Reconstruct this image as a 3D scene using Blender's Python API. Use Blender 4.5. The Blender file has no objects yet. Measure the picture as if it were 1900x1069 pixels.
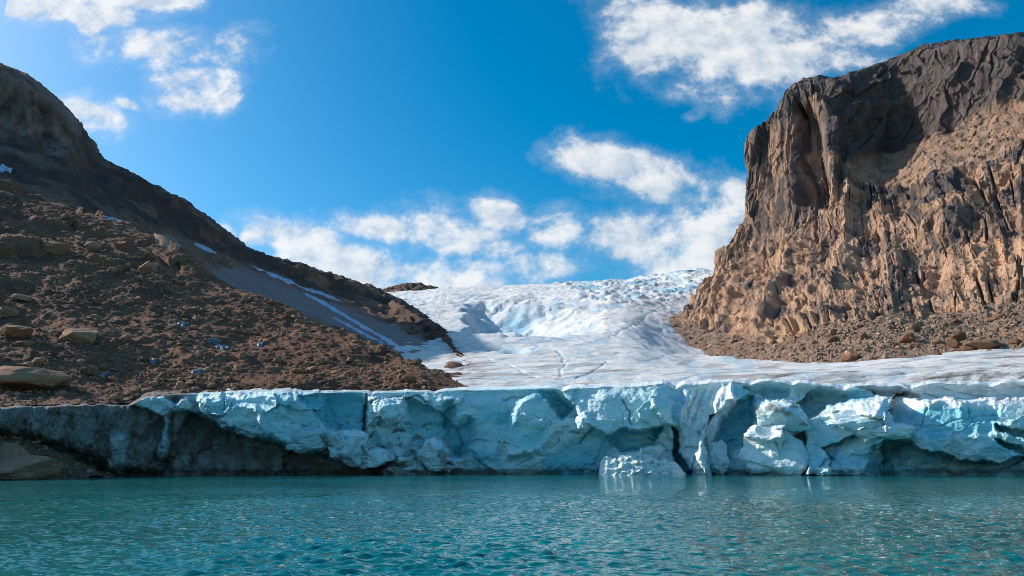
import bpy, math, random
import numpy as np
from mathutils import Vector, Matrix
from mathutils.bvhtree import BVHTree

random.seed(7)
RNG = np.random.default_rng(7)
R = math.radians
scene = bpy.context.scene
col = scene.collection

# ------------------------------------------------------------------ camera
CAM_H, FPX, W0, H0 = 3.0, 1260.0, 1900.0, 1069.0
PITCH = math.atan((855 - H0 / 2) / FPX)
cd = bpy.data.cameras.new('camera'); cam = bpy.data.objects.new('camera', cd); col.objects.link(cam)
cam.location = (0, 0, CAM_H); cam.rotation_euler = (math.pi / 2 + PITCH, 0, 0)
cd.sensor_width = 36; cd.lens = 36 * FPX / W0; cd.clip_start = 0.1; cd.clip_end = 20000
scene.camera = cam

def P(px, py, Y):
    """photo pixel + depth along +Y  ->  world point (used to survey the place)"""
    px, py, Y = np.broadcast_arrays(np.asarray(px, float), np.asarray(py, float), np.asarray(Y, float))
    dx = (px - W0 / 2) / FPX; dy = (H0 / 2 - py) / FPX
    ry = math.cos(PITCH) - dy * math.sin(PITCH); rz = math.sin(PITCH) + dy * math.cos(PITCH)
    t = Y / ry
    return np.stack([dx * t, Y, CAM_H + rz * t], -1)

# ------------------------------------------------------------------ sky, sun, exposure
SUN_AZ, SUN_EL = R(-73), R(31)             # azimuth from +Y (negative = left)
S = Vector((math.sin(SUN_AZ) * math.cos(SUN_EL), math.cos(SUN_AZ) * math.cos(SUN_EL), math.sin(SUN_EL)))
ld = bpy.data.lights.new('sun', 'SUN'); ld.energy = 5.0; ld.angle = R(0.53); ld.color = (1, .93, .84)
sun = bpy.data.objects.new('sun', ld); col.objects.link(sun); sun.rotation_euler = S.to_track_quat('Z', 'Y').to_euler()

CLOUDS = [  # photo position, radii, tilt (degrees): where the clouds stand in the sky
 (140,8,125,34,0),(168,45,34,28,0),(300,4,55,18,0),(215,30,40,22,0),
 (262,84,85,27,-6),(345,95,70,34,0),(425,95,46,40,20),(375,150,74,36,8),(345,190,62,24,0),(420,180,36,28,0),
 (190,85,46,24,0),(168,218,66,28,-16),(240,194,22,9,-25),(415,428,26,12,-20),
 (1240,55,105,62,-20),(1350,105,125,64,0),(1305,168,85,36,0),(1420,50,80,50,0),(1490,115,104,44,8),
 (1610,45,140,40,16),(1720,6,90,24,0),(1288,212,24,14,30),(1200,110,60,40,0),
 (1165,303,105,32,-8),(1125,300,50,26,0),(1250,348,105,38,-14),(1340,385,75,44,-10),(1225,432,100,42,12),(1290,400,70,40,0),
 (1340,440,66,50,0),(1275,492,84,28,0),(1170,462,40,22,0),
 (545,445,90,26,-8),(475,440,34,20,0),(640,492,130,36,-12),(590,475,80,26,-10),(710,425,78,20,-8),(810,425,66,36,-25),(885,452,85,34,0),
 (935,408,52,30,-20),(1015,425,46,32,0),(850,508,190,34,0),(985,498,86,26,0),(740,515,120,30,0),
]
def make_world():
    w = bpy.data.worlds.new('World'); scene.world = w; w.use_nodes = True
    nt = w.node_tree; N = nt.nodes; L = nt.links; N.clear()
    def nd(t, **k):
        n = N.new(t)
        for a, b in k.items(): setattr(n, a, b)
        return n
    def math_(op, a, b=None, c=None, clamp=False):
        n = nd('ShaderNodeMath', operation=op, use_clamp=clamp)
        for i, v in enumerate((a, b, c)):
            if v is None: continue
            if isinstance(v, (int, float)): n.inputs[i].default_value = v
            else: L.new(v, n.inputs[i])
        return n.outputs[0]
    sky = nd('ShaderNodeTexSky', sky_type='NISHITA', sun_disc=False)
    sky.sun_elevation = SUN_EL; sky.sun_rotation = SUN_AZ
    sky.altitude = 200; sky.air_density = 1.0; sky.dust_density = 1.1; sky.ozone_density = 2.2
    hs = nd('ShaderNodeHueSaturation'); hs.inputs['Hue'].default_value = .487; hs.inputs['Saturation'].default_value = 1.56; hs.inputs['Value'].default_value = 1.08
    L.new(sky.outputs[0], hs.inputs['Color'])
    bg = nd('ShaderNodeBackground'); bg.inputs[1].default_value = 0.14; L.new(hs.outputs[0], bg.inputs[0])
    tc = nd('ShaderNodeTexCoord'); sep = nd('ShaderNodeSeparateXYZ'); L.new(tc.outputs['Generated'], sep.inputs[0])
    x, y, z = sep.outputs
    yy = math_('MAXIMUM', math_('ABSOLUTE', y), .12)
    comb = nd('ShaderNodeCombineXYZ'); L.new(math_('DIVIDE', x, yy), comb.inputs[0]); L.new(math_('DIVIDE', z, yy), comb.inputs[1])
    L.new(math_('MULTIPLY', math_('LESS_THAN', y, 0), 40.0), comb.inputs[2])
    g = comb.outputs[0]
    # wispy noise that eats into the clouds
    def fbm(vec, scale, detail, rough, dist):
        n = nd('ShaderNodeTexNoise'); n.inputs['Scale'].default_value = scale; n.inputs['Detail'].default_value = detail
        n.inputs['Roughness'].default_value = rough; n.inputs['Distortion'].default_value = dist
        L.new(vec, n.inputs['Vector']); return n.outputs['Fac']
    mp = nd('ShaderNodeMapping'); mp.inputs['Scale'].default_value = (1, 1.18, 1); mp.inputs['Rotation'].default_value = (0, 0, R(-12)); L.new(g, mp.inputs[0])
    n1 = fbm(mp.outputs[0], 6.2, 11, .64, .15)
    off = nd('ShaderNodeVectorMath', operation='ADD'); L.new(mp.outputs[0], off.inputs[0]); off.inputs[1].default_value = (-.018, .02, 0)
    n2 = fbm(off.outputs[0], 6.2, 6, .6, .15)
    acc = None
    for (px, py, rx, ry, a) in CLOUDS:
        p = P(px, py, 1.0); k = 1.0 / FPX * 1.04
        m = nd('ShaderNodeMapping', vector_type='TEXTURE')
        m.inputs['Location'].default_value = (p[0], p[2] - CAM_H, 0); m.inputs['Rotation'].default_value = (0, 0, R(a))
        m.inputs['Scale'].default_value = (rx * k * 1.36, ry * k * 1.45, 1000); L.new(g, m.inputs[0])
        ln = nd('ShaderNodeVectorMath', operation='LENGTH'); L.new(m.outputs[0], ln.inputs[0])
        v = math_('SUBTRACT', 1.0, ln.outputs['Value'])
        acc = v if acc is None else math_('SMOOTH_MAX', acc, v, .18)
    # elsewhere in the sky the same fair-weather clouds go on
    big = math_('MULTIPLY_ADD', fbm(g, 1.6, 2, .5, 0), 3.2, -2.0)
    # the surveyed clouds lie within the forward part of the sky
    ax = math_('ABSOLUTE', math_('DIVIDE', x, yy))
    front = math_('MULTIPLY', math_('GREATER_THAN', y, 0), math_('MULTIPLY', math_('LESS_THAN', ax, .86), math_('LESS_THAN', math_('DIVIDE', z, yy), .80)))
    mixv = nd('ShaderNodeMix', data_type='FLOAT'); L.new(front, mixv.inputs[0]); L.new(big, mixv.inputs[2]); L.new(acc, mixv.inputs[3])
    d = math_('ADD', math_('MULTIPLY', math_('MINIMUM', mixv.outputs[0], .55), 1.25), math_('MULTIPLY_ADD', n1, 5.0, -2.6))
    mr = nd('ShaderNodeMapRange', interpolation_type='SMOOTHSTEP'); L.new(d, mr.inputs[0]); mr.inputs[1].default_value = -.02; mr.inputs[2].default_value = .78
    mr.inputs[4].default_value = .80
    mv = nd('ShaderNodeMapRange', interpolation_type='SMOOTHSTEP'); L.new(d, mv.inputs[0]); mv.inputs[1].default_value = -.75; mv.inputs[2].default_value = .55; mv.inputs[4].default_value = .2
    up = nd('ShaderNodeMapRange'); L.new(z, up.inputs[0]); up.inputs[1].default_value = .0; up.inputs[2].default_value = .08
    fac = math_('MULTIPLY', math_('SUBTRACT', 1.0, math_('MULTIPLY', math_('SUBTRACT', 1.0, mr.outputs[0]), math_('SUBTRACT', 1.0, mv.outputs[0]))), up.outputs[0])
    # brighter on the side towards the sun
    sh = math_('MULTIPLY_ADD', math_('SUBTRACT', n1, n2), 4.6, .66, clamp=True)
    cc = nd('ShaderNodeMix', data_type='RGBA'); L.new(sh, cc.inputs[0])
    cc.inputs[6].default_value = (.50, .60, .72, 1); cc.inputs[7].default_value = (1.0, .985, .96, 1)
    cb = nd('ShaderNodeBackground'); cb.inputs[1].default_value = .92; L.new(cc.outputs[2], cb.inputs[0])
    ms = nd('ShaderNodeMixShader'); L.new(fac, ms.inputs[0]); L.new(bg.outputs[0], ms.inputs[1]); L.new(cb.outputs[0], ms.inputs[2])
    out = nd('ShaderNodeOutputWorld'); L.new(ms.outputs[0], out.inputs[0])
make_world()
vs = scene.view_settings; vs.view_transform = 'Standard'; vs.look = 'None'; vs.exposure = 0.14; vs.gamma = 1; vs.use_curve_mapping = False
cy = scene.cycles
cy.use_denoising = True; cy.filter_width = 0.9; cy.max_bounces = 6; cy.diffuse_bounces = 3; cy.glossy_bounces = 3; cy.transmission_bounces = 2
cy.caustics_reflective = False; cy.caustics_refractive = False; cy.sample_clamp_indirect = 4

# ------------------------------------------------------------------ noise in numpy
_perm = np.random.default_rng(11).permutation(256).astype(np.int32); _perm = np.concatenate([_perm, _perm, _perm])
_gr = np.array([(1,1,0),(-1,1,0),(1,-1,0),(-1,-1,0),(1,0,1),(-1,0,1),(1,0,-1),(-1,0,-1),(0,1,1),(0,-1,1),(0,1,-1),(0,-1,-1),(1,1,0),(-1,1,0),(0,-1,1),(0,-1,-1)], np.float32)
def perlin(x, y, z):
    x, y, z = np.broadcast_arrays(np.asarray(x, np.float32), np.asarray(y, np.float32), np.asarray(z, np.float32))
    sh = x.shape; x = x.ravel(); y = y.ravel(); z = z.ravel()
    xi = np.floor(x); yi = np.floor(y); zi = np.floor(z)
    fx, fy, fz = x - xi, y - yi, z - zi
    xi = xi.astype(np.int32) & 255; yi = yi.astype(np.int32) & 255; zi = zi.astype(np.int32) & 255
    u = fx*fx*fx*(fx*(fx*6-15)+10); v = fy*fy*fy*(fy*(fy*6-15)+10); w = fz*fz*fz*(fz*(fz*6-15)+10)
    def corner(i, j, k):
        g = _gr[_perm[_perm[_perm[xi+i]+yi+j]+zi+k] & 15]
        return g[:,0]*(fx-i) + g[:,1]*(fy-j) + g[:,2]*(fz-k)
    def lx(j, k):
        a = corner(0,j,k); return a + u*(corner(1,j,k)-a)
    a0 = lx(0,0); a0 = a0 + v*(lx(1,0)-a0)
    a1 = lx(0,1); a1 = a1 + v*(lx(1,1)-a1)
    return (a0 + w*(a1-a0)).reshape(sh)
def fbm(x, y, z=0., o=4, lac=2.03, gain=.5):
    t = 0; a = 1.; f = 1.
    for i in range(o):
        t = t + a*perlin(np.asarray(x)*f+17.3*i, np.asarray(y)*f-9.1*i, np.asarray(z)*f+3.7*i); a *= gain; f *= lac
    return t
def ridged(x, y, z=0., o=4, gain=.5):
    t = 0; a = 1.; f = 1.
    for i in range(o):
        n = 1 - np.abs(perlin(np.asarray(x)*f+5.3*i, np.asarray(y)*f+2.1*i, np.asarray(z)*f-7.7*i))*1.6
        t = t + a*n*n; a *= gain; f *= 2.07
    return t
def _hash(i, j, k, s):
    h = (i*374761393 + j*668265263 + k*2147483647 + s*1274126177) & 0xffffffff
    h = ((h ^ (h >> 13))*1274126177) & 0xffffffff
    return ((h ^ (h >> 16)) & 0xffff).astype(np.float32) / 65535.
def worley(x, y, z=None):
    """F1, F2, offset to nearest point (dx,dy,dz), three randoms of the nearest cell"""
    two = z is None
    x = np.asarray(x, np.float32); y = np.asarray(y, np.float32); z = np.zeros_like(x) if two else np.asarray(z, np.float32)
    sh = x.shape; x = x.ravel(); y = y.ravel(); z = z.ravel()
    xi = np.floor(x).astype(np.int64); yi = np.floor(y).astype(np.int64); zi = np.floor(z).astype(np.int64)
    f1 = np.full(x.shape, 9., np.float32); f2 = f1.copy(); off = np.zeros((3, x.size), np.float32); r = np.zeros((3, x.size), np.float32)
    for i in (-1,0,1):
        for j in (-1,0,1):
            for k in ((0,) if two else (-1,0,1)):
                a, b, c = xi+i, yi+j, zi+k
                h0 = _hash(a,b,c,1); h1 = _hash(a,b,c,2); h2 = _hash(a,b,c,3)
                dx = x-(a+h0); dy = y-(b+h1); dz = 0*x if two else z-(c+h2)
                d = np.sqrt(dx*dx+dy*dy+dz*dz); m = d < f1
                f2 = np.where(m, f1, np.minimum(f2, d)); f1 = np.where(m, d, f1)
                off[0][m] = dx[m]; off[1][m] = dy[m]; off[2][m] = dz[m]
                r[0][m] = h0[m]; r[1][m] = h1[m]; r[2][m] = h2[m]
    return f1.reshape(sh), f2.reshape(sh), off.reshape((3,)+sh), r.reshape((3,)+sh)
def arete(x, y, z, c=.5, g=1.3):
    """continuous broken-rock relief: hollowed planes that meet in sharp edges"""
    x, y, z = (np.asarray(a, np.float32) for a in (x, y, z)); sh = x.shape; x = x.ravel(); y = y.ravel(); z = z.ravel()
    xi = np.floor(x).astype(np.int64); yi = np.floor(y).astype(np.int64); zi = np.floor(z).astype(np.int64); best = np.full(x.shape, 9., np.float32)
    for i in (-1,0,1):
        for j in (-1,0,1):
            for k in (-1,0,1):
                a, b, e = xi+i, yi+j, zi+k; h0 = _hash(a,b,e,1); h1 = _hash(a,b,e,2); h2 = _hash(a,b,e,3)
                dx = x-(a+h0); dy = y-(b+h1); dz = z-(e+h2)
                v = -.7*np.mod(h0*5.7+h1*3.1, 1)+g*(dx*(h1-.5)+dy*(h2-.5)+dz*(h0-.5))+c*2*(dx*dx+dy*dy+dz*dz)
                np.minimum(best, v, out=best)
    return best.reshape(sh)
def facets(x, y, z, k=2.2):
    """flat tilted plates, each with its own height: broken rock or ice"""
    f1, f2, o, r = worley(x, y, z)
    return (r[0]-.5)+k*(o[0]*(r[1]-.5)+o[1]*(r[2]-.5)+o[2]*(np.mod(r[0]*7.13+r[2]*3.7, 1)-.5))
def sstep(a, b, x):
    t = np.clip((x-a)/(b-a), 0, 1); return t*t*(3-2*t)
def pchip(x, Y, xq):
    """monotone cubic through columns of Y (n,...) at x, sampled at xq"""
    x = np.asarray(x, float); Y = np.asarray(Y, float); sh = Y.shape[1:]; Y = Y.reshape(len(x), -1)
    h = np.diff(x)[:,None]; d = np.diff(Y, axis=0)/h; m = np.zeros_like(Y)
    for i in range(1, len(x)-1):
        w1 = 2*h[i]+h[i-1]; w2 = h[i]+2*h[i-1]; ok = d[i-1]*d[i] > 0
        with np.errstate(all='ignore'): m[i] = np.where(ok, (w1+w2)/(w1/d[i-1]+w2/d[i]), 0)
    m[0] = d[0]; m[-1] = d[-1]
    k = np.clip(np.searchsorted(x, xq)-1, 0, len(x)-2); t = ((xq-x[k])/h[k,0])[:,None]
    H = h[k]; t2 = t*t; t3 = t2*t
    out = (2*t3-3*t2+1)*Y[k]+(t3-2*t2+t)*H*m[k]+(-2*t3+3*t2)*Y[k+1]+(t3-t2)*H*m[k+1]
    return out.reshape((len(xq),)+sh)
def lerp1(tab, q):
    t = np.array(tab, float); return np.interp(q, t[:,0], t[:,1])
def smooth1(tab, q):
    t = np.array(tab, float); return pchip(t[:,0], t[:,1:2], np.clip(np.ravel(q), t[0,0], t[-1,0])).reshape(np.shape(q))
def loft(cols, nu, nv, upar=None, vpar=None):
    """cols[c][level] = (px, py, depth) -> dense (nu,nv,3) world grid plus px,py of every vertex"""
    A = np.array(cols, float); C, Lv = A.shape[:2]
    u = np.arange(C) if upar is None else np.asarray(upar, float); v = np.arange(Lv) if vpar is None else np.asarray(vpar, float)
    uq = np.linspace(u[0], u[-1], nu); vq = np.linspace(v[0], v[-1], nv)
    B = pchip(u, A, uq); D = pchip(v, np.swapaxes(B, 0, 1), vq); D = np.swapaxes(D, 0, 1)
    return P(D[...,0], D[...,1], D[...,2]), D[...,0], D[...,1]
def normals(V):
    n = np.cross(np.gradient(V, axis=0), np.gradient(V, axis=1)); l = np.linalg.norm(n, axis=-1, keepdims=True)
    return n/np.maximum(l, 1e-9)
def poly_sdf(x, y, pts):
    pts = np.array(pts, float); d = np.full(x.shape, 1e9); inside = np.zeros(x.shape, bool)
    for i in range(len(pts)):
        a = pts[i]; b = pts[(i+1) % len(pts)]; e = b-a
        t = np.clip(((x-a[0])*e[0]+(y-a[1])*e[1])/max(e@e, 1e-9), 0, 1)
        d = np.minimum(d, np.hypot(x-a[0]-t*e[0], y-a[1]-t*e[1]))
        c = ((a[1] > y) != (b[1] > y)) & (x < (b[0]-a[0])*(y-a[1])/(b[1]-a[1]+1e-12)+a[0]); inside ^= c
    return np.where(inside, d, -d)
def line_dist(x, y, pts):
    d = np.full(x.shape, 1e9)
    for a, b in zip(pts[:-1], pts[1:]):
        a = np.array(a, float); b = np.array(b, float); e = b-a
        t = np.clip(((x-a[0])*e[0]+(y-a[1])*e[1])/max(e@e, 1e-9), 0, 1)
        d = np.minimum(d, np.hypot(x-a[0]-t*e[0], y-a[1]-t*e[1]))
    return d

# ------------------------------------------------------------------ mesh building
def raw_mesh(name, V, F4=None, F3=None, masks=None, smooth=True):
    me = bpy.data.meshes.new(name)
    V = np.ascontiguousarray(V, np.float32).reshape(-1, 3)
    parts = [f for f in (F4, F3) if f is not None]
    n = sum(len(f) for f in parts)
    loops = np.concatenate([f.ravel() for f in parts]).astype(np.int32)
    tot = np.concatenate([np.full(len(f), f.shape[1], np.int32) for f in parts])
    start = np.concatenate([[0], np.cumsum(tot)[:-1]]).astype(np.int32)
    me.vertices.add(len(V)); me.vertices.foreach_set('co', V.ravel())
    me.loops.add(len(loops)); me.loops.foreach_set('vertex_index', loops)
    me.polygons.add(n); me.polygons.foreach_set('loop_start', start); me.polygons.foreach_set('loop_total', tot)
    me.polygons.foreach_set('use_smooth', np.full(n, smooth, bool))
    me.update(calc_edges=True)
    if masks is not None:
        m = np.ones((len(V), 4), np.float32); k = np.asarray(masks, np.float32).reshape(len(V), -1); m[:, :k.shape[1]] = k
        at = me.color_attributes.new('mask', 'FLOAT_COLOR', 'POINT'); at.data.foreach_set('color', m.ravel())
    me.validate()
    return me
def grid_faces(nu, nv):
    i = np.arange(nu*nv).reshape(nu, nv)
    return np.stack([i[:-1,:-1], i[1:,:-1], i[1:,1:], i[:-1,1:]], -1).reshape(-1, 4)
def put(name, me, mat, parent=None, kind=None, label=None, cat=None, group=None):
    o = bpy.data.objects.new(name, me); col.objects.link(o)
    if me is not None and mat is not None: me.materials.append(mat)
    if parent is not None: o.parent = parent
    if kind: o['kind'] = kind
    if label: o['label'] = label
    if cat: o['category'] = cat
    if group: o['group'] = group
    return o
def grid_obj(name, V, mat, masks=None, smooth=True, **k):
    me = raw_mesh(name, V, grid_faces(*V.shape[:2]), masks=masks, smooth=smooth)
    return put(name, me, mat, **k)

# ------------------------------------------------------------------ materials
class M:
    def __init__(s, name):
        s.m = bpy.data.materials.new(name); s.m.use_nodes = True; s.nt = s.m.node_tree; s.N = s.nt.nodes; s.L = s.nt.links
        s.b = s.N['Principled BSDF']; s.tc = s.N.new('ShaderNodeTexCoord')
    def set(s, sock, v):
        i = s.b.inputs[sock]
        if hasattr(v, 'is_output'): s.L.new(v, i)
        else: i.default_value = v
    def vec(s, scale=(1,1,1), rot=(0,0,0)):
        m = s.N.new('ShaderNodeMapping'); m.inputs['Scale'].default_value = scale; m.inputs['Rotation'].default_value = rot
        s.L.new(s.tc.outputs['Object'], m.inputs[0]); return m.outputs[0]
    def noise(s, scale, detail=4, rough=.55, vec=None, dist=0, kind='FBM'):
        n = s.N.new('ShaderNodeTexNoise'); n.inputs['Scale'].default_value = scale; n.inputs['Detail'].default_value = detail
        n.inputs['Roughness'].default_value = rough; n.inputs['Distortion'].default_value = dist
        s.L.new(vec if vec is not None else s.tc.outputs['Object'], n.inputs['Vector']); return n.outputs['Fac']
    def voro(s, scale, vec=None, feature='F1', out='Distance'):
        n = s.N.new('ShaderNodeTexVoronoi'); n.feature = feature; n.inputs['Scale'].default_value = scale
        s.L.new(vec if vec is not None else s.tc.outputs['Object'], n.inputs['Vector']); return n.outputs[out]
    def mask(s):
        a = s.N.new('ShaderNodeAttribute'); a.attribute_name = 'mask'; q = s.N.new('ShaderNodeSeparateColor'); s.L.new(a.outputs['Color'], q.inputs[0])
        return q.outputs[0], q.outputs[1], q.outputs[2], a.outputs['Alpha']
    def math(s, op, a, b=None, c=None, clamp=False):
        n = s.N.new('ShaderNodeMath'); n.operation = op; n.use_clamp = clamp
        for i, v in enumerate((a, b, c)):
            if v is None: continue
            if isinstance(v, (int, float)): n.inputs[i].default_value = v
            else: s.L.new(v, n.inputs[i])
        return n.outputs[0]
    def ramp(s, v, a, b, lo=0., hi=1.):
        n = s.N.new('ShaderNodeMapRange'); n.interpolation_type = 'SMOOTHSTEP'; s.L.new(v, n.inputs[0])
        n.inputs[1].default_value = a; n.inputs[2].default_value = b; n.inputs[3].default_value = lo; n.inputs[4].default_value = hi; return n.outputs[0]
    def mix(s, f, a, b, mode='MIX'):
        n = s.N.new('ShaderNodeMix'); n.data_type = 'RGBA'; n.blend_type = mode
        for i, v in ((0, f), (6, a), (7, b)):
            if hasattr(v, 'is_output'): s.L.new(v, n.inputs[i])
            elif i == 0: n.inputs[0].default_value = v
            else: n.inputs[i].default_value = tuple(v)+(1,)
        return n.outputs[2]
    def bump(s, h, strength=.5, dist=1.):
        n = s.N.new('ShaderNodeBump'); n.inputs['Strength'].default_value = strength; n.inputs['Distance'].default_value = dist
        s.L.new(h, n.inputs['Height']); s.L.new(n.outputs[0], s.b.inputs['Normal']); return n

def mat_rock(name, c_main, c_alt, c_dark, c_stain, scale=1., flute=.25, bump=1.2, slabmix=0., c_b=(.301,.185,.155)):
    """bedrock / rubble; masks: r = dark varnish and painted shade, g = pale or ochre, b = rubble"""
    m = M(name); r, g, b, a = m.mask()
    n1 = m.noise(.035*scale, 6, .6); n2 = m.noise(.22*scale, 6, .65, m.vec((1,1,flute))); n3 = m.noise(1.1*scale, 5, .7)
    c = m.mix(m.ramp(n1, .38, .64), c_main, c_alt)
    c = m.mix(m.ramp(n2, .52, .74, 0, .75), c, c_dark)
    c = m.mix(m.math('MULTIPLY', g, m.ramp(n3, .25, .6)), c, c_stain)
    c = m.mix(m.math('MULTIPLY', r, m.ramp(n2, .25, .5, .72, 1.)), c, c_dark)
    c = m.mix(m.math('MULTIPLY', b, slabmix), c, c_b)
    v = m.ramp(n3, .25, .75, .68, 1.25)
    c = m.mix(1., c, v, 'MULTIPLY')
    m.set('Base Color', c); m.set('Roughness', m.ramp(m.math('MULTIPLY', b, slabmix if c_b[0] > .3 else 0.), 0, .8, .93, .5)); m.set('Specular IOR Level', .2)
    h = m.math('ADD', m.math('MULTIPLY', n2, 1.6), m.math('MULTIPLY', n3, 1.))
    m.bump(h, 1., bump)
    return m.m
MAT = {}
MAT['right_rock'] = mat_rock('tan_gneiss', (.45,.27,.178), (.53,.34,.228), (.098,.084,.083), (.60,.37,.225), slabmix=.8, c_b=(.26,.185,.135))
MAT['left_rock'] = mat_rock('brown_bedrock', (.235,.132,.088), (.29,.17,.115), (.092,.066,.06), (.38,.24,.195), flute=.5, slabmix=.8)
MAT['rubble'] = mat_rock('brown_moraine_rubble', (.205,.096,.056), (.245,.126,.075), (.095,.052,.038), (.31,.185,.122), scale=2.2, flute=1, bump=.5)

def mat_ice():
    """masks: r = dirt and painted undercut shade, g = clear blue ice, b = fresh white"""
    m = M('glacier_ice'); r, g, b, a = m.mask()
    n1 = m.noise(.12, 5, .6); n2 = m.noise(.7, 6, .6); n3 = m.noise(3.2, 4, .65)
    c = m.mix(m.ramp(n1, .35, .65), (.54,.78,.82), (.68,.85,.87))
    c = m.mix(m.math('MULTIPLY', g, m.ramp(n2, .2, .6, .7, 1.)), c, (.16,.56,.66))
    c = m.mix(b, c, (.84,.87,.87))
    wv = m.vec((.10,.10,1.0), (R(14),R(-18),0)); fol = m.noise(1.1, 5, .6, wv, .6)
    c = m.mix(m.ramp(fol, .52, .66, 0, .38), c, (.34,.60,.67)); c = m.mix(m.ramp(fol, .44, .34, 0, .35), c, (.78,.88,.89))
    jv = m.N.new('ShaderNodeVectorMath'); jv.operation = 'ADD'; jn = m.N.new('ShaderNodeTexNoise'); jn.inputs['Scale'].default_value = .5; jn.inputs['Detail'].default_value = 4
    m.L.new(m.tc.outputs['Object'], jn.inputs['Vector']); jm = m.N.new('ShaderNodeVectorMath'); jm.operation = 'SCALE'; jm.inputs[3].default_value = 3.2
    m.L.new(jn.outputs['Color'], jm.inputs[0]); m.L.new(m.tc.outputs['Object'], jv.inputs[0]); m.L.new(jm.outputs[0], jv.inputs[1])
    ck = m.ramp(m.voro(.12, jv.outputs[0], 'DISTANCE_TO_EDGE'), 0.018, .0); ck = m.math('MULTIPLY', ck, m.ramp(n1, .5, .65, 0, .6))
    c = m.mix(ck, c, (.10,.30,.38))
    film = m.ramp(n2, .58, .72, 0, .35)
    c = m.mix(m.math('MULTIPLY', film, m.math('SUBTRACT', 1., g)), c, (.42,.40,.36))
    dm = m.math('MULTIPLY', r, m.ramp(n3, .2, .55, .72, 1.), clamp=True)
    dc = m.mix(m.ramp(n2, .35, .65), (.092,.068,.052), (.19,.148,.118))
    c = m.mix(dm, c, dc)
    m.set('Base Color', c); m.set('Roughness', m.math('ADD', m.ramp(r, 0, 1, .48, .88), m.math('MULTIPLY', g, -.2))); m.set('Specular IOR Level', .35)
    m.set('Subsurface Weight', m.ramp(r, 0, .6, .15, 0.)); m.set('Subsurface Radius', (.25, .9, 1.1)); m.set('Subsurface Scale', .8)
    m.bump(m.math('ADD', m.math('ADD', m.math('MULTIPLY', n2, 1.3), m.math('MULTIPLY', fol, 1.)), m.math('SUBTRACT', m.math('MULTIPLY', n3, .5), m.math('MULTIPLY', ck, .8))), .75, .6)
    return m.m
MAT['ice'] = mat_ice()
def mat_snow():
    """weathered glacier surface; masks: r = dirt bands, g = blue ice and painted shade of the hollow, b = clean"""
    m = M('weathered_glacier_surface'); r, g, b, a = m.mask()
    n1 = m.noise(.02, 6, .6); n2 = m.noise(.16, 7, .65); n3 = m.noise(1.3, 5, .7)
    c = m.mix(m.ramp(n1, .35, .65), (.80,.775,.745), (.86,.85,.825))
    c = m.mix(m.ramp(n2, .5, .72, 0, .5), c, (.62,.58,.55))
    n4 = m.noise(1., 6, .68, m.vec((.05,.30,.12), (0,0,R(6))), .9)
    c = m.mix(m.ramp(n4, .55, .7, 0, .45), c, (.56,.58,.60))
    c = m.mix(g, c, (.28,.52,.66))
    c = m.mix(m.math('MULTIPLY', r, m.ramp(n3, .3, .6, .4, 1.)), c, (.15,.115,.09))
    c = m.mix(1., c, m.ramp(n3, .2, .8, .82, 1.12), 'MULTIPLY')
    m.set('Base Color', c); m.set('Roughness', .8); m.set('Specular IOR Level', .2)
    m.bump(m.math('ADD', m.math('ADD', m.math('MULTIPLY', n2, 2.), m.math('MULTIPLY', n4, -2.2)), m.math('MULTIPLY', n3, .6)), .8, .9)
    return m.m
MAT['snow'] = mat_snow()
def mat_water():
    m = M('glacial_lake_water')
    n1 = m.noise(.05, 3, .5); v = m.vec((.55, 1., 1))
    a = m.noise(1.3, 2.2, .5, v); b = m.noise(4.2, 1.5, .5, v)
    c = m.mix(m.ramp(n1, .3, .7), (.002,.115,.118), (.004,.155,.158))
    m.set('Base Color', c); m.set('Roughness', .045); m.set('IOR', 1.37); m.set('Specular IOR Level', .5)
    sp = m.N.new('ShaderNodeSeparateXYZ'); m.L.new(m.tc.outputs['Object'], sp.inputs[0])
    gust = m.math('MULTIPLY', m.ramp(m.noise(.035, 3, .55, m.vec((.6,1.,1.))), .36, .64, .5, 1.35), m.ramp(sp.outputs[1], 118, 146, 1., .3))
    m.bump(m.math('MULTIPLY', gust, m.math('ADD', m.math('MULTIPLY', a, .26), m.math('MULTIPLY', b, .05))), 1., 1.)
    return m.m
MAT['water'] = mat_water()
def mat_boulder(name, c1, c2, obj_random=True):
    m = M(name); n2 = m.noise(1.4, 5, .65); n3 = m.noise(6., 4, .7)
    c = m.mix(m.ramp(n2, .35, .65), c1, c2)
    if obj_random:
        oi = m.N.new('ShaderNodeObjectInfo'); k = m.ramp(oi.outputs['Random'], 0, 1, .6, 1.35)
    else:
        r, g, b, a = m.mask(); k = r
        c = m.mix(g, c, (.30,.20,.15))
    c = m.mix(1., c, k, 'MULTIPLY'); c = m.mix(1., c, m.ramp(n3, .25, .75, .7, 1.2), 'MULTIPLY')
    m.set('Base Color', c); m.set('Roughness', .92); m.set('Specular IOR Level', .15); m.bump(n3, .5, .15)
    return m.m
MAT['boulder'] = mat_boulder('brown_boulder', (.225,.12,.073), (.30,.178,.113))
MAT['pale_boulder'] = mat_boulder('pale_tan_boulder', (.31,.17,.10), (.38,.228,.145), False)
MAT['tan_rocks'] = mat_boulder('tan_stones', (.27,.17,.112), (.35,.235,.16), False)
MAT['rocks'] = mat_boulder('loose_stones', (.225,.118,.072), (.29,.172,.11), False)

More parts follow.
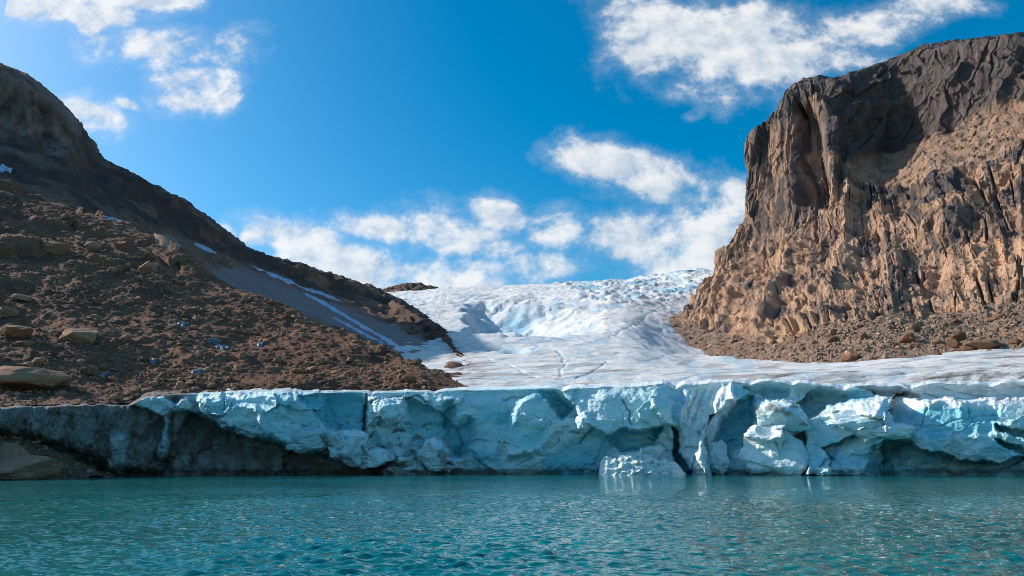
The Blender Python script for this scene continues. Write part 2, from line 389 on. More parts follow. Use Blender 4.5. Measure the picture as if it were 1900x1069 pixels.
# ================================================================== THE SETTING
# ------------------------------------------------------------------ lake
def make_lake():
    nx, ny = 520, 540
    t = np.concatenate([[-30,-12,-5,-2.4,-1.4], np.linspace(-1, 1, nx-10), [1.4,2.4,5,12,30]])[:,None]
    yy = np.concatenate([np.linspace(-260, 9, 30), np.geomspace(9.2, 190, ny-30)])[None,:]
    Y = np.broadcast_to(yy, (nx, ny)); X = t*(np.maximum(Y, 8)*.9+5)
    sp = np.maximum(np.gradient(Y, axis=1), np.abs(np.gradient(X, axis=0)))
    r = np.random.default_rng(3); z = np.zeros_like(X)
    for i in range(90):
        lam = .26*(4.6**r.random()); th = r.normal(R(-78), R(30)); k = 2*math.pi/lam
        amp = .0115*lam**1.0*(.5+r.random())
        ph = k*(X*math.cos(th)+Y*math.sin(th))+r.random()*6.283
        s = np.sin(ph + .35*np.sin(ph)); z += amp*s*sstep(2.0, 3.6, lam/sp)
    z *= .75+.5*fbm(X/14, Y/22, 0, 2)
    z *= 1-.85*sstep(132, 150, Y)                      # calm water in the lee of the ice
    V = np.stack([X, Y, z], -1)
    return grid_obj('lake', V, MAT['water'], kind='structure')
make_lake()

# lie of the ice front: distance of the wall along the lake, and the height of its lip
FRONT = [(-300,112),(-100,116),(0,122),(200,142),(400,155),(900,163),(1400,160),(1900,156),(2200,152)]
LIP = [(-300,765),(-150,760),(0,757),(150,754),(235,752),(275,737),(370,732),(480,728),(680,729),(860,725),(1000,722),(1100,719),(1200,715),(1300,711),(1360,709),(1480,709),(1560,716),(1640,716),(1750,712),(1830,712),(1900,708),(2200,700)]
def front(px): return smooth1(FRONT, px)

# ------------------------------------------------------------------ glacier surface
def make_glacier():
    G = {  # photo column: (row, depth) from the lip to the far crest
     560: [(722,0),(702,235),(668,330),(640,450),(612,600),(585,800),(560,1000),(556,1080)],
     700: [(722,0),(701,225),(662,325),(632,450),(602,600),(572,800),(548,1000),(545,1080)],
     850: [(720,0),(699,215),(660,310),(622,450),(592,600),(560,800),(537,1000),(533,1080)],
     1000:[(717,0),(696,212),(655,300),(618,430),(582,600),(552,800),(531,1000),(528,1080)],
     1150:[(713,0),(691,210),(656,300),(622,430),(584,600),(546,800),(526,980),(523,1060)],
     1230:[(711,0),(692,207),(668,300),(645,430),(608,600),(545,800),(518,970),(512,1040)],
     1300:[(708,0),(692,205),(677,290),(662,420),(632,600),(545,800),(510,950),(503,1020)],
     1500:[(706,0),(691,195),(679,250),(667,360),(645,560),(560,850),(505,950),(500,1000)],
     1700:[(710,0),(691,185),(668,240),(655,300),(640,450),(620,700),(580,850),(560,950)],
     1900:[(708,0),(688,182),(655,228),(638,270),(625,380),(610,600),(580,800),(560,900)],
     2150:[(698,0),(672,180),(645,222),(628,255),(590,370),(560,600),(530,800),(520,900)]}
    cols = []
    for px, rows in sorted(G.items()):
        f = float(front(np.array([px]))[0])
        t_ = 17/(rows[1][1]-f); c = [(px, rows[0][0]*(1-t_)+rows[1][0]*t_+1.5, f+17)]+[(px, a, b) for a, b in rows[1:]]
        c.append((px, rows[-1][0]+9, rows[-1][1]+260)); cols.append(c)
    V, px, py = loft(cols, 560, 400, sorted(G), [0, 1, 2.1, 3.2, 4.3, 5.3, 6.2, 6.7, 7.1])
    x, y, z = V[...,0], V[...,1], V[...,2]
    flow = sstep(180, 420, y)
    d = 1.0*fbm(x/60, y/60, 0, 3)*(.5+2*flow)+.5*fbm(x/9, y/16, 1, 4)*(.4+flow)
    # transverse crevasses and ogives
    wx = x+25*fbm(x/90, y/90, 3, 2); wy = y+30*fbm(x/80, y/110, 7, 3)+.00055*(x-60)**2
    band = ridged(wx/140, wy/17, 0, 3)
    amp = sstep(430, 700, y)*.9+.12
    d -= 2.2*amp*sstep(1.05, 1.55, band); fine = ridged(wx/60+.3*wy/40, wy/8, 6, 2); d -= .9*amp*sstep(1.0,1.4,fine)*sstep(-.1,.3,fbm(x/70,y/70,14,2))
    # meltwater runnels that follow the flow
    rn = np.zeros_like(x)
    for pts, wid in (([(1035,700),(1045,680),(1044,660),(1030,648),(1000,645),(985,650)],1.6),([(1070,700),(1110,685),(1130,672)],1.0),([(880,655),(930,642),(985,648),(1000,640)],2.),([(1130,625),(1180,605),(1215,575),(1240,560)],1.3),([(905,668),(950,680),(1000,700)],1.)):
        rn = np.maximum(rn, np.exp(-(line_dist(px+8*fbm(x/20,y/20,2,2), py+3*fbm(x/15,y/15,5,2), pts)/wid)**2))
    d -= .55*rn
    # icefall: broken seracs below the crest on the right, a shaded hollow in the middle
    ice = sstep(0, 1, poly_sdf(px+40*fbm(x/90,y/90,9,3), py, [(1010,500),(1310,480),(1300,545),(1235,565),(1190,570),(1130,575),(1060,548)])/14)
    f1, f2, off, rr = worley(x/11, y/15); d += ice*(5.5*(arete(x/16,wy/8,0*x)+.4)+3.5*(arete(x/6,wy/4,0*x)+.4)-2.5*sstep(1.0,1.5,ridged(wx/50,wy/10,8,3)))
    ic2 = sstep(0, 1, poly_sdf(px+30*fbm(x/60,y/60,2,3), py, [(800,545),(1000,535),(1130,590),(1060,592),(990,570),(900,560),(840,575)])/12)
    d += ic2*3.0*(ridged(wx/60, wy/20, 4, 3)-1.2)
    e = np.hypot((px-938)/66, (py-590)/24); hol = np.exp(-e**3)
    bul = np.exp(-(((px-868)/42)**2+((py-585)/26)**2))
    qx = px+14*fbm(x/40,y/40,1,3); qy = py+8*fbm(x/40,y/40,5,3); vy = np.exp(-((qy-588)/25)**4)
    d += -25*1.5*sstep(858,905,qx)*np.clip((1120-qx)/190,0,1)*vy; hol = 1.0*sstep(852,880,qx)*sstep(1010,965,qx)*vy*(.9+.4*fbm(x/14,y/14,2,3))
    d -= 2.2*np.exp(-(((px-955)/20)**2+((py-648)/4.5)**2))*2
    V[...,2] = z+d-1.5*sstep(34, 15, y-front(px))
    # colours: dirt bands on the tongue, blue ice where it is torn open, deepened in the hollow as painted shade
    st = fbm(px/160, (py+.055*px)/5.5, 0, 4); st2 = fbm(px/50, (py+.06*px)/3.5, 5, 3)
    near = sstep(700, 655, py)*0+sstep(290, 215, y)
    dirt = sstep(.12, .42, st)*near*.55+sstep(.18, .5, st2)*near*.4*sstep(1250, 1600, px)
    dirt += .75*sstep(.05, .35, fbm(px/40, (py+.2*px)/7, 8, 4))*sstep(0, 1, poly_sdf(px, py, [(1690,700),(1780,675),(1960,655),(1960,720),(1760,725)])/18)
    dirt += .55*sstep(.1, .4, fbm(x/7, y/18, 2, 4))*flow*sstep(1020, 860, px)*.5
    edge = sstep(26, 4, line_dist(px, py, [(820,620),(845,655),(885,705)])); dirt += .55*edge*sstep(-.1, .3, fbm(x/5, y/9, 3, 3))
    blue = .45*ice*sstep(.0, .5, fbm(x/30,y/30,6,3)+.25)+.7*hol+.5*ic2*sstep(1.1,1.6,band)+.4*rn
    blue += .42*sstep(.05, .45, fbm(px/70, (py+.1*px)/16, 11, 4))+.3*amp*sstep(1.15,1.6,band); dirt += .5*sstep(.12,.45,fbm((px+2*py)/60,(py+.05*px)/4.5,25,4))*sstep(620,680,py)
    blue += .7*np.exp(-(((px-955)/22)**2+((py-648)/6)**2))
    return grid_obj('glacier', V, MAT['snow'], np.stack([np.clip(dirt,0,1), np.clip(blue,0,1), 0*x], -1), kind='structure')
glacier = make_glacier()

# ------------------------------------------------------------------ ice cliff
def make_cliff():
    nu, nv, ext = 1560, 148, 18
    pxs = np.linspace(-230, 2120, nu); v = np.linspace(0, 1, nv)
    top = smooth1(LIP, pxs)+(2.2+4*sstep(1000,1350,pxs))*fbm(pxs/70, 0*pxs, 0, 5)+7*sstep(330,260,pxs)*fbm(pxs/55, 0*pxs, 3, 4)+sum(a_*np.exp(-np.abs((pxs-c_)/w_)**1.5) for c_, w_, a_ in ((1045,9,6),(1252,10,9),(1392,14,7),(1470,10,6),(1566,16,8),(1690,12,7),(1835,18,6),(690,6,4),(806,8,4))); bot = 893.
    PX = np.repeat(pxs[:,None], nv, 1); PY = bot+(top-bot)[:,None]*v[None,:]
    F = front(PX)
    # wavering outlines
    x = PX+9*fbm(PX/45, PY/45, 0, 4)+3*fbm(PX/11, PY/11, 5, 2); y = PY+7*fbm(PX/45, PY/45, 9, 4)+2.5*fbm(PX/11, PY/11, 15, 2)
    inx = lambda p, s: sstep(-s, s, poly_sdf(x, y, p))
    d = np.zeros_like(PX); dirt = np.zeros_like(PX); blue = np.zeros_like(PX); white = np.zeros_like(PX)
    # general relief: leaning slabs split by cracks, billows, scallops
    f1, f2, off, rr = worley(x/120+.15*y/60, y/85); sunny = sstep(1200,1310,PX)*sstep(1730,1640,PX); bias = 1.35*sunny-.1; blk = (rr[0]-.5)*2.6+off[0]*((rr[1]-.5)*7+6.5*bias)+off[1]*(rr[2]-.65)*6.
    crk = np.exp(-((f2-f1)/.035)**2)
    d += blk-.45*crk*sstep(-.1, .4, fbm(PX/60, PY/60, 3, 2))
    g1, g2, goff, gr = worley(x/38+.2*y/30, y/34+7); d += .55*(goff[0]*(gr[1]-.5)*3+goff[1]*(gr[2]-.5)*3)*sstep(-.1,.4,fbm(PX/90,PY/70,21,2))
    d += 1.3*fbm(PX/90, PY/70, 2, 3)+.35*fbm(PX/16, PY/14, 3, 4)
    scal = worley(PX/22+3, PY/17)[0]; d += .32*(scal-.45)*sstep(.0,.5,fbm(PX/70,PY/50,31,2)+.15)
    shady = sstep(340,380,PX)*sstep(780,690,PX); lean = 1.5+9*sunny-5*shady; d += (.5-v[None,:])*lean; d -= 3*sstep(330,280,PX)*sstep(.7,1.,v[None,:])**2; d -= (2.+3*sunny-1.6*shady)*sstep(.8,1.,v[None,:])**2                                            # leans back a little
    # ---- left: dirty overhanging wall with flutes
    L0 = sstep(372, 330, PX+.25*(PY-740))
    fl = fbm((PX+.55*(PY-760))/42, PY/110, 4, 2)
    d = d*(1-L0)+L0*(2.6*fl+1.2*fbm(PX/55, PY/60, 8, 3)+2.2*sstep(880,770,PY)+.5*fbm(PX/8,PY/14,1,3))
    cave = inx([(60,812),(140,835),(215,872),(290,884),(290,900),(-60,900),(-60,790)], 14); d -= 5*cave
    dirt = np.maximum(dirt, L0*np.clip(.92+.3*fbm((PX+.6*(PY-760))/30, PY/55, 6, 4), .86, 1)); dirt = np.maximum(dirt, cave)
    rib = inx([(205,812),(235,800),(232,840),(222,880),(198,880),(210,845)], 7); d += 1.6*rib; dirt -= .45*rib
    for p, a, sft, dr in [([(222,744),(262,735),(302,735),(322,748),(306,774),(272,760)], 3.0, 3, .12), ([(312,752),(350,736),(360,752),(346,782),(316,852),(296,850),(292,826),(306,790)], 3.6, 5, .38)]:
        k = inx(p, sft); d += a*k; dirt = dirt*(1-k)+dr*k
    # ---- debris-laden sole under the clean ice
    sole = inx([(318,765),(352,762),(372,776),(432,800),(500,822),(560,838),(640,858),(720,866),(700,900),(280,900),(305,850)], 5)
    d += sole*(-4.2+3.0*sstep(800,885,PY)); dirt = np.maximum(dirt, sole*np.clip(.92+.3*fbm(PX/20,PY/30,3,3),.6,1))
    # ---- clean turquoise blocks above it
    for p, a, s, bl, wh in [
      ([(366,735),(592,727),(606,795),(694,836),(700,868),(640,857),(560,835),(432,797),(374,772)], 3.4, 4, .25, 0),
      ([(382,735),(428,733),(424,752),(404,778),(384,764)], 1.8, 3, .5, 0),
      ([(398,772),(436,744),(474,752),(500,792),(486,818),(430,796)], 2.6, 6, .1, .1),
      ([(470,760),(520,752),(556,790),(584,828),(520,822),(490,806)], 2.0, 9, .35, 0),
      ([(500,738),(560,735),(590,770),(596,800),(548,785),(520,756)], 1.3, 9, .6, 0),
      ([(556,733),(672,731),(681,760),(674,806),(622,800),(582,768)], -2.4, 4, .9, 0),
      ([(584,800),(640,797),(684,826),(692,862),(640,852),(600,832)], 2.8, 10, .1, .15),
      ([(694,740),(752,735),(770,790),(740,800),(716,772),(700,790)], 1.5, 5, .1, .1),
      ([(700,790),(745,800),(770,850),(740,862),(704,846)], 1.2, 6, .2, 0),
      ([(752,745),(800,748),(826,790),(812,830),(776,826),(756,790)], -1.6, 8, .6, 0),
      ([(782,812),(815,806),(836,846),(830,872),(800,870),(770,850)], 1.8, 7, .1, .15),
      ([(818,760),(838,745),(846,790),(874,778),(880,812),(866,842),(836,848),(826,815)], -3.2, 9, .9, 0),
      ([(876,740),(960,742),(952,800),(900,880),(860,880),(872,845),(886,810)], .8, 14, .75, 0),
      ([(966,738),(1000,728),(1024,752),(1040,785),(1010,840),(940,850),(944,790)], 2.2, 9, .3, .05),
      ([(1000,728),(1030,730),(1058,760),(1044,776),(1022,754)], -2.4, 4, .9, 0),
      ([(1010,850),(1100,800),(1140,820),(1120,885),(1000,885)], -1.0, 9, .7, 0),
      ([(1038,716),(1230,708),(1290,712),(1262,790),(1226,786),(1190,800),(1150,796),(1128,808),(1098,792),(1072,774),(1058,748)], 3.4, 2.6, .05, .15),
      ([(1070,764),(1094,768),(1106,790),(1098,800),(1080,786)], 1.2, 4, .1, .2),
      ([(1128,812),(1150,799),(1190,804),(1226,790),(1215,826),(1150,838)], -3.2, 4, 1., 0),
      ([(1210,745),(1240,760),(1252,800),(1262,826),(1240,812),(1226,780)], 1.6, 6, .1, .4),
      ([(1248,790),(1258,800),(1262,836),(1278,880),(1258,888),(1250,836)], -6., 3, 1., 0),
      ([(1268,712),(1346,708),(1330,760),(1296,806),(1312,880),(1288,884),(1268,838),(1262,770)], 1.2, 5, .1, .35),
      ([(1340,716),(1362,712),(1366,740),(1340,792),(1316,830),(1304,880),(1290,850),(1300,806),(1326,762)], 3.8, 4, .0, .75),
      ([(1350,745),(1392,740),(1400,790),(1384,832),(1350,836),(1330,850),(1334,806)], -3.0, 6, 1., 0),
      ([(1380,712),(1466,708),(1456,742),(1400,748),(1376,736)], -2.0, 5, .3, 0),
      ([(1400,752),(1440,744),(1474,744),(1490,765),(1490,800),(1470,812),(1440,806),(1424,790),(1404,772)], 4.0, 7, .05, .35),
      ([(1420,790),(1450,786),(1478,808),(1470,822),(1430,818)], 2.2, 6, .0, .6),
      ([(1410,812),(1450,806),(1490,822),(1500,884),(1392,884),(1384,862),(1384,840)], 4.0, 6, .15, .5),
      ([(1462,712),(1560,716),(1572,740),(1520,766),(1490,772),(1484,745)], -2.6, 5, .25, 0),
      ([(1560,716),(1668,714),(1700,735),(1640,738),(1570,752)], -1.6, 4, .75, 0),
      ([(1486,778),(1560,748),(1640,735),(1700,742),(1960,735),(2200,730),(2200,842),(1900,844),(1850,862),(1800,858),(1740,842),(1670,815),(1620,830),(1600,884),(1494,884),(1500,830)], 5.2, 4, .3, .05),
      ([(1500,778),(1580,744),(1640,738),(1634,770),(1600,800),(1566,792),(1550,766)], 1.2, 8, .0, .6),
      ([(1590,800),(1640,780),(1694,796),(1680,812),(1640,806),(1610,822)], 2.0, 6, .0, .6),
      ([(1636,756),(1700,748),(1790,756),(1850,760),(1846,800),(1760,812),(1700,800),(1680,780)], -.8, 8, .75, 0),
      ([(1846,790),(1900,800),(2000,806),(2000,814),(1900,812),(1850,800)], -3., 3, .9, 0),
      ([(1846,816),(1900,830),(2000,834),(2000,846),(1900,842),(1860,830)], -3.5, 3, .9, 0)]:
        k = inx(p, s); d += 1.45*a*k; blue += bl*k*(1 if a < 0 else .6)-(.5*k if wh > .3 else 0); white += wh*k
    under = inx([(1640,842),(1680,822),(1740,846),(1800,860),(1850,864),(1880,846),(1920,846),(2200,850),(2200,905),(1628,905)], 6); d += 1.8*under; blue += .6*under
    dirt = np.maximum(dirt, under*(.2+.5*fbm(PX/30,PY/14,12,3)))  # shade under the lobe painted into the dirt and blue masks
    d += 2.6*sstep(714, 742, PY)*sstep(1640, 1720, PX)                     # sloping roof of the lobe
    rb_ = sstep(1540, 1690, PX)*sstep(.5, 1., v[None,:])**1.4; d -= 6*rb_; white += .9*sstep(.25,.6,rb_)
    # fluted ribs where meltwater has run
    rb = sstep(1262, 1285, PX)*sstep(1345, 1320, PX); d += 1.1*rb*fbm((PX+.35*(PY-760))/9, PY/70, 2, 3)
    rb2 = sstep(695,715,PX)*sstep(770,745,PX); d += .5*rb2*fbm(PX/6, PY/60, 6, 2)
    rb3 = sstep(1390,1600,PX)*sstep(1700,1600,PX)*sstep(800,840,PY); d += .9*rb3*fbm((PX+.3*PY)/18, PY/34, 6, 3)
    # cracks, some carrying dirt
    for pts, wd, dp, dr in [([(679,727),(682,752),(673,778),(676,806)],3,-2.2,.9),([(690,752),(706,741),(742,736)],2,-1,.6),([(700,777),(720,768),(752,760)],2,-.8,.4),
      ([(752,742),(780,732),(792,745)],2.2,-1,.7),([(930,742),(960,736),(985,732)],2,-1,.2),([(1075,820),(1098,800),(1060,803)],2,-1,.3),([(1010,842),(1032,828),(1038,815)],2,-.8,.1),
      ([(1150,745),(1170,770),(1176,788)],2,-.8,.35),([(1205,812),(1225,822),(1238,835)],2,-.9,.4),([(1440,820),(1452,842),(1462,870)],2,-.8,.2),([(1520,868),(1530,852),(1548,848)],2,-1,.3),
      ([(1455,866),(1462,852)],2,-1,.2),([(1700,800),(1760,780),(1850,772)],1.8,-.5,.15),([(1490,776),(1520,768),(1556,760)],2.2,-1.2,.5),([(1720,756),(1712,790),(1700,800)],2,-.6,.1),([(1300,800),(1320,850)],2.5,-1,.2)]:
        k = np.exp(-(line_dist(x, y, pts)/wd)**2); d += dp*k; dirt = np.maximum(dirt, dr*k)
    # dirt: pockets at the foot of the left half, specks, the melted rim below the lip
    foot = sstep(800, 872, PY+10*fbm(PX/22,PY/22,5,3))*sstep(560,680,PX)*sstep(905,835,PX); dirt = np.maximum(dirt, foot*sstep(-.25,.15,fbm(PX/26,PY/16,9,4))*.95)
    smut = sstep(.22,.42,fbm(PX/20,PY/13,14,4)); dirt = np.maximum(dirt, .8*smut*sstep(590,640,PX)*sstep(860,800,PX)*sstep(740,800,PY))
    dirt = np.maximum(dirt, .8*inx([(588,806),(606,800),(616,850),(640,868),(590,870),(580,838)], 6))
    dirt = np.maximum(dirt, .85*inx([(1436,760),(1462,752),(1456,768),(1438,772)], 4)*sstep(-.1,.2,fbm(PX/7,PY/7,3,2)))
    rim = sstep(top[:,None]+10+8*fbm(PX/25,PY/12,4,3), top[:,None]+1, PY); dirt = np.maximum(dirt, .35*rim*sstep(0,.35,fbm(PX/30,PY/8,2,3)))
    dirt = np.maximum(dirt, .6*sstep(.3,.5,fbm(PX/50,(PY-.25*PX)/5,30,3))*sstep(1640,1760,PX)*sstep(760,735,PY))
    blue += .55*sstep(.0,.5,fbm(PX/75,PY/60,40,3)+.05)*sstep(800,900,PX); white += .3*sstep(.1,.5,fbm(PX/60,PY/30,44,3))*sstep(1000,1250,PX)
    white += .75*rim*sstep(1000,1200,PX); white *= (1-np.clip(dirt,0,1))
    wet = sstep(873, 879, PY); dirt = np.maximum(dirt, .5*wet*sstep(-.2,.3,fbm(PX/40,0*PY,3,3)))
    d -= 1.6*sstep(868, 882, PY)                                         # melt notch at the waterline
    # recesses near the lip fade so that the lip stays joined to the surface behind
    d = np.where(d < 0, d*(.2+.8*sstep(1., .84, v[None,:])), d)
    Yd = F-d
    Vg = P(PX, PY, Yd)
    e = np.linspace(0, 1, ext+1)[1:]; lip = Vg[:,-1:,:]
    run = (np.maximum(F[:,-1]+26-lip[:,0,1], 5))[:,None]*e[None,:]
    E = np.repeat(lip, ext, 1); E[...,1] += run; E[...,0] += run*(lip[...,0]/lip[...,1]); E[...,2] += run*.165+.12*np.sin(e*math.pi)[None,:]+.35*fbm(E[...,0]/4,E[...,1]/4,0,3)*np.sin(e*math.pi)[None,:]-1.6*e[None,:]**4
    Vf = np.concatenate([Vg, E], 1)
    ex = np.repeat(np.stack([dirt, blue, white], -1)[:,-1:,:], ext, 1)
    q = np.broadcast_to(sstep(0,.35,e)[None,:], ex.shape[:2])
    ex[...,2] = ex[...,2]*(1-q)+.8*q; ex[...,1] *= 1-q
    lft = sstep(880, 800, PX[:,:ext])*.75; ex[...,0] = np.clip(.35*sstep(.05,.4,fbm(E[...,0]/6,E[...,1]/2,3,3))*q+lft*(.4+fbm(E[...,0]/4,E[...,1]/2,6,3))+.9*sstep(380,330,PX[:,:ext]), 0, 1)
    ex[...,0] = np.clip(ex[...,0]+.5*sstep(1560,1720,PX[:,:ext])*sstep(0,.35,fbm(E[...,0]/9,E[...,1]/1.6,12,3)), 0, 1)
    ex[...,2] *= 1-sstep(380,330,PX[:,:ext])
    mk = np.concatenate([np.stack([dirt, blue, white], -1), ex], 1)
    return grid_obj('ice_cliff', Vf, MAT['ice'], np.clip(mk, 0, 1), parent=glacier)
cliff = make_cliff()

# ------------------------------------------------------------------ right mountain
def make_right():
    cols = [
     [(1330,640,900),(1345,600,900),(1380,520,900),(1420,460,900),(1445,400,900),(1450,310,900),(1460,250,900),(1500,250,1000)],
     [(1212,648,640),(1236,600,655),(1292,512,660),(1336,458,665),(1380,405,665),(1388,312,660),(1393,246,660),(1470,243,800)],
     [(1268,668,480),(1310,622,560),(1345,545,600),(1380,470,625),(1412,395,640),(1420,305,642),(1432,208,645),(1500,206,790)],
     [(1380,685,345),(1420,635,405),(1440,560,480),(1460,480,540),(1472,385,575),(1474,280,600),(1474,150,625),(1530,150,770)],
     [(1520,690,280),(1545,612,345),(1550,530,425),(1556,450,490),(1560,365,535),(1556,265,575),(1556,139,605),(1590,140,760)],
     [(1650,680,258),(1656,580,330),(1656,500,395),(1652,420,465),(1652,325,530),(1648,278,575),(1648,106,598),(1670,108,750)],
     [(1760,672,250),(1758,572,328),(1755,490,380),(1750,400,428),(1750,310,470),(1750,238,525),(1750,76,545),(1775,80,720)],
     [(1900,655,243),(1900,560,312),(1900,470,355),(1900,370,395),(1900,270,430),(1900,180,475),(1900,66,490),(1935,72,690)],
     [(2200,640,235),(2200,540,290),(2200,450,325),(2200,350,355),(2200,250,375),(2200,160,402),(2200,58,415),(2260,66,640)]]
    V, px, py = loft(cols, 660, 540, [1150,1222,1330,1440,1550,1650,1750,1900,2200], [0,.9,1.9,2.9,3.9,4.8,6.2,6.8])
    x, y, z = V[...,0].copy(), V[...,1].copy(), V[...,2].copy(); n = normals(V)
    if n[300,250,1] > 0: n = -n
    contact = smooth1([(1150,600),(1240,600),(1350,634),(1440,640),(1500,628),(1560,602),(1610,606),(1660,578),(1720,590),(1780,584),(1840,596),(1900,560),(2200,540)], px)
    wob = 18*fbm(x/35, y/35, 0, 3)
    scree = sstep(-6, 10, py-contact+10+wob)
    # the sloping bench under the dark upper cliff
    btop = smooth1([(1150,0),(1560,300),(1600,292),(1650,280),(1700,262),(1750,240),(1830,200),(1900,176),(2200,150)], px)
    bbot = smooth1([(1150,0),(1560,318),(1600,330),(1650,332),(1700,330),(1750,318),(1830,290),(1900,262),(2200,220)], px)
    bench = sstep(1545, 1600, px)*sstep(-8, 8, py-btop+.5*wob)*sstep(8, -8, py-bbot+wob)
    upper = sstep(8, -8, py-btop+.5*wob)*sstep(1500, 1560, px+20*fbm(x/30,y/30,4,2))
    prow = sstep(1560, 1500, px+12*fbm(x/30, z/30, 4, 2))*sstep(470, 380, py+wob)
    wall = 1-np.clip(scree+bench+upper+prow, 0, 1)
    wx = x+14*fbm(x/50, y/50, z/50, 3); wy = y+14*fbm(x/50, y/50, z/50+9, 3); wz = z+14*fbm(x/50+4, y/50, z/50, 3)
    d = 5*fbm(x/75, y/75, z/120, 3)*(1-scree)
    wx = x+5*fbm(x/40, y/40, z/60, 2); wy = y+5*fbm(x/40, y/40, z/60+9, 2); wz = z+8*fbm(x/50+4, y/50, z/50, 2)
    # prow: tall vertical columns and corners
    topf = .5+.5*sstep(2, 26, py-smooth1([(1150,246),(1393,246),(1432,208),(1474,150),(1556,139),(1648,106),(1750,76),(1900,66),(2200,58)], px))
    def joints(q, w): return np.exp(-((q[1]-q[0])/w)**2)
    # ua runs along the wall, ub up the slope: ribs and gullies follow the fall line
    ua = (px-1200)*.42+5*fbm(x/60, y/60, z/80, 2); ub = z+.25*y+6*fbm(x/50+4, y/50, z/50, 2); o3 = y/300
    LN = smooth1([(1150,-.75),(1260,-.7),(1400,-.45),(1550,-.1),(1700,.15),(1900,.1),(2200,.1)], px)*z
    jm = sstep(-.15, .3, fbm(x/40, y/40, z/60, 3))
    def ribs(w, l, c=.35, lean=0.): return arete((ua+lean*z)/w, o3, ub/l, c)
    d += prow*topf*(15*ribs(24, 260)+8*ribs(9.5, 120)+2.6*ribs(4.2, 40)+4.5*arete(wx/7, wy/7, wz/22, .35)+.8*arete(x/2.8, y/2.8, z/6)+4.*facets(wx/8, wy/8, wz/60, .9)+1.6*facets(wx/4, wy/4, wz/20, .9)+9-3.*joints(worley(ua/11, o3, ub/260), .07))
    d += -19*sstep(-11,11,poly_sdf(px+11*fbm(x/14,z/30,0,3), py+10*fbm(x/14,z/20,5,3), [(1478,185),(1512,196),(1526,250),(1534,300),(1530,372),(1476,372),(1468,320),(1474,240)]))
    d += 9*sstep(-7,7,poly_sdf(px, py, [(1498,180),(1526,178),(1552,230),(1560,300),(1545,360),(1532,300),(1524,240)]))
    # upper dark cliff: massive slabs that overlap like shingles
    sx = wx*.86+wz*.35; sz = wz*.86-wx*.35
    sx = ua-.4*z; sz = z
    d += upper*topf*(14*ribs(44, 120, .35, -.35)+9*ribs(17, 46, .35, -.45)+5*arete(wx/8, wy/8, wz/11, .35)+.9*arete(x/3.2, y/3.2, z/4)+4.5*facets(sx/14, wy/14, sz/20, .9)+1.8*facets(wx/5.5, wy/5.5, wz/8, .9)+8)
    sx = ua-.4*z; sz = z
    d += upper*-5*sstep(-6,6,poly_sdf(px+6*fbm(x/12,z/20,0,2), py, [(1648,205),(1676,195),(1712,235),(1700,262),(1650,272)]))
    # main wall: broken gneiss, plates and ribs leaning to the left
    lx = wx*.9+wz*.42; lz = wz*.9-wx*.42
    vs_ = .5+.7*sstep(-.25,.3,fbm(x/55,y/55,z/70,2)); ln = .35*sstep(1480,1600,px)
    wl = 20*arete((ua+LN)/42, o3, ub/260, .35)+vs_*8*arete((ua+LN)/16, o3, ub/110, .35)+(1.5-vs_)*7*arete(wx/15, wy/15, wz/22, .35)+4.2*arete(wx/6.5, wy/6.5, wz/10, .35)+2.2*arete((ua+LN)/5, o3, ub/40, .4)+.8*arete(x/2.8, y/2.8, z/4)+2.6*facets(wx/10, wy/10, wz/20, .9)+1.4*facets(wx/4.8, wy/4.8, wz/9, .9)+10
    lx = ua+LN; lz = ub
    bed = (z+10*fbm(x/60, y/60, z/90, 3)-.32*x)/21; saw = bed-np.floor(bed); led = sstep(-.05, .25, fbm(x/35, y/35, z/25, 3))
    d += wall*(wl+6.*led*saw**2.5-5.*jm*joints(worley(lx/14, o3, ub/120), .05))
    d += bench*(.35*wl-3+1.2*ribs(7,9,.5,.2)+1.2*fbm(x/12,y/12,z/12,4)+1.5*facets(x/5,y/5,z/5))
    d += scree*(1.6*fbm(x/30,y/30,z/30,3)+.8*fbm(x/5,y/5,z/5,4)+1.0*facets(x/3.5,y/3.5,z/3.5))
    fade = sstep(0, .06, np.linspace(0,1,V.shape[1]))[None,:]
    V = V+n*(d*fade)[...,None]
    # masks: dark varnish above, warm below, ochre patches of fresh rock
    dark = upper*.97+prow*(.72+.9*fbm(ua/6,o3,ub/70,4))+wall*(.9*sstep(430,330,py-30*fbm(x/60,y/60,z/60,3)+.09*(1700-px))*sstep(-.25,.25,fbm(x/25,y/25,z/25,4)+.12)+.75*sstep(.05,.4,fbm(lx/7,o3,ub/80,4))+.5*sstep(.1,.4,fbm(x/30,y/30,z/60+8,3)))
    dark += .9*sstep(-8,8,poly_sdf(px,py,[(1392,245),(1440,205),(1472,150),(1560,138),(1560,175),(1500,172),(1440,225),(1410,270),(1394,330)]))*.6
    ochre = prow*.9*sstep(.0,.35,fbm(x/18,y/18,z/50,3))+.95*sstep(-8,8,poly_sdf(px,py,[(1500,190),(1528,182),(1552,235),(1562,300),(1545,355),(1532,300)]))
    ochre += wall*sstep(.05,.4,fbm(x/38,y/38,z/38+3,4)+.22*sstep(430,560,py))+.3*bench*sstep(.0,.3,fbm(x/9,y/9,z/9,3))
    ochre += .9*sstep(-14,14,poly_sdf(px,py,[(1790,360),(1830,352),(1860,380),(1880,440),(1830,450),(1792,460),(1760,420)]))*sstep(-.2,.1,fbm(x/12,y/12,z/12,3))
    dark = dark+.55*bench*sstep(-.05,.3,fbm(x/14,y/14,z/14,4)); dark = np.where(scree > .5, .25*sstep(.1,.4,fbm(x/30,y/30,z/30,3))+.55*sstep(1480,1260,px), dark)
    return grid_obj('mountain_right', V, MAT['right_rock'], np.clip(np.stack([dark, ochre, np.maximum(scree, .6*bench)], -1), 0, 1), smooth=False, kind='structure'), V, scree, bench
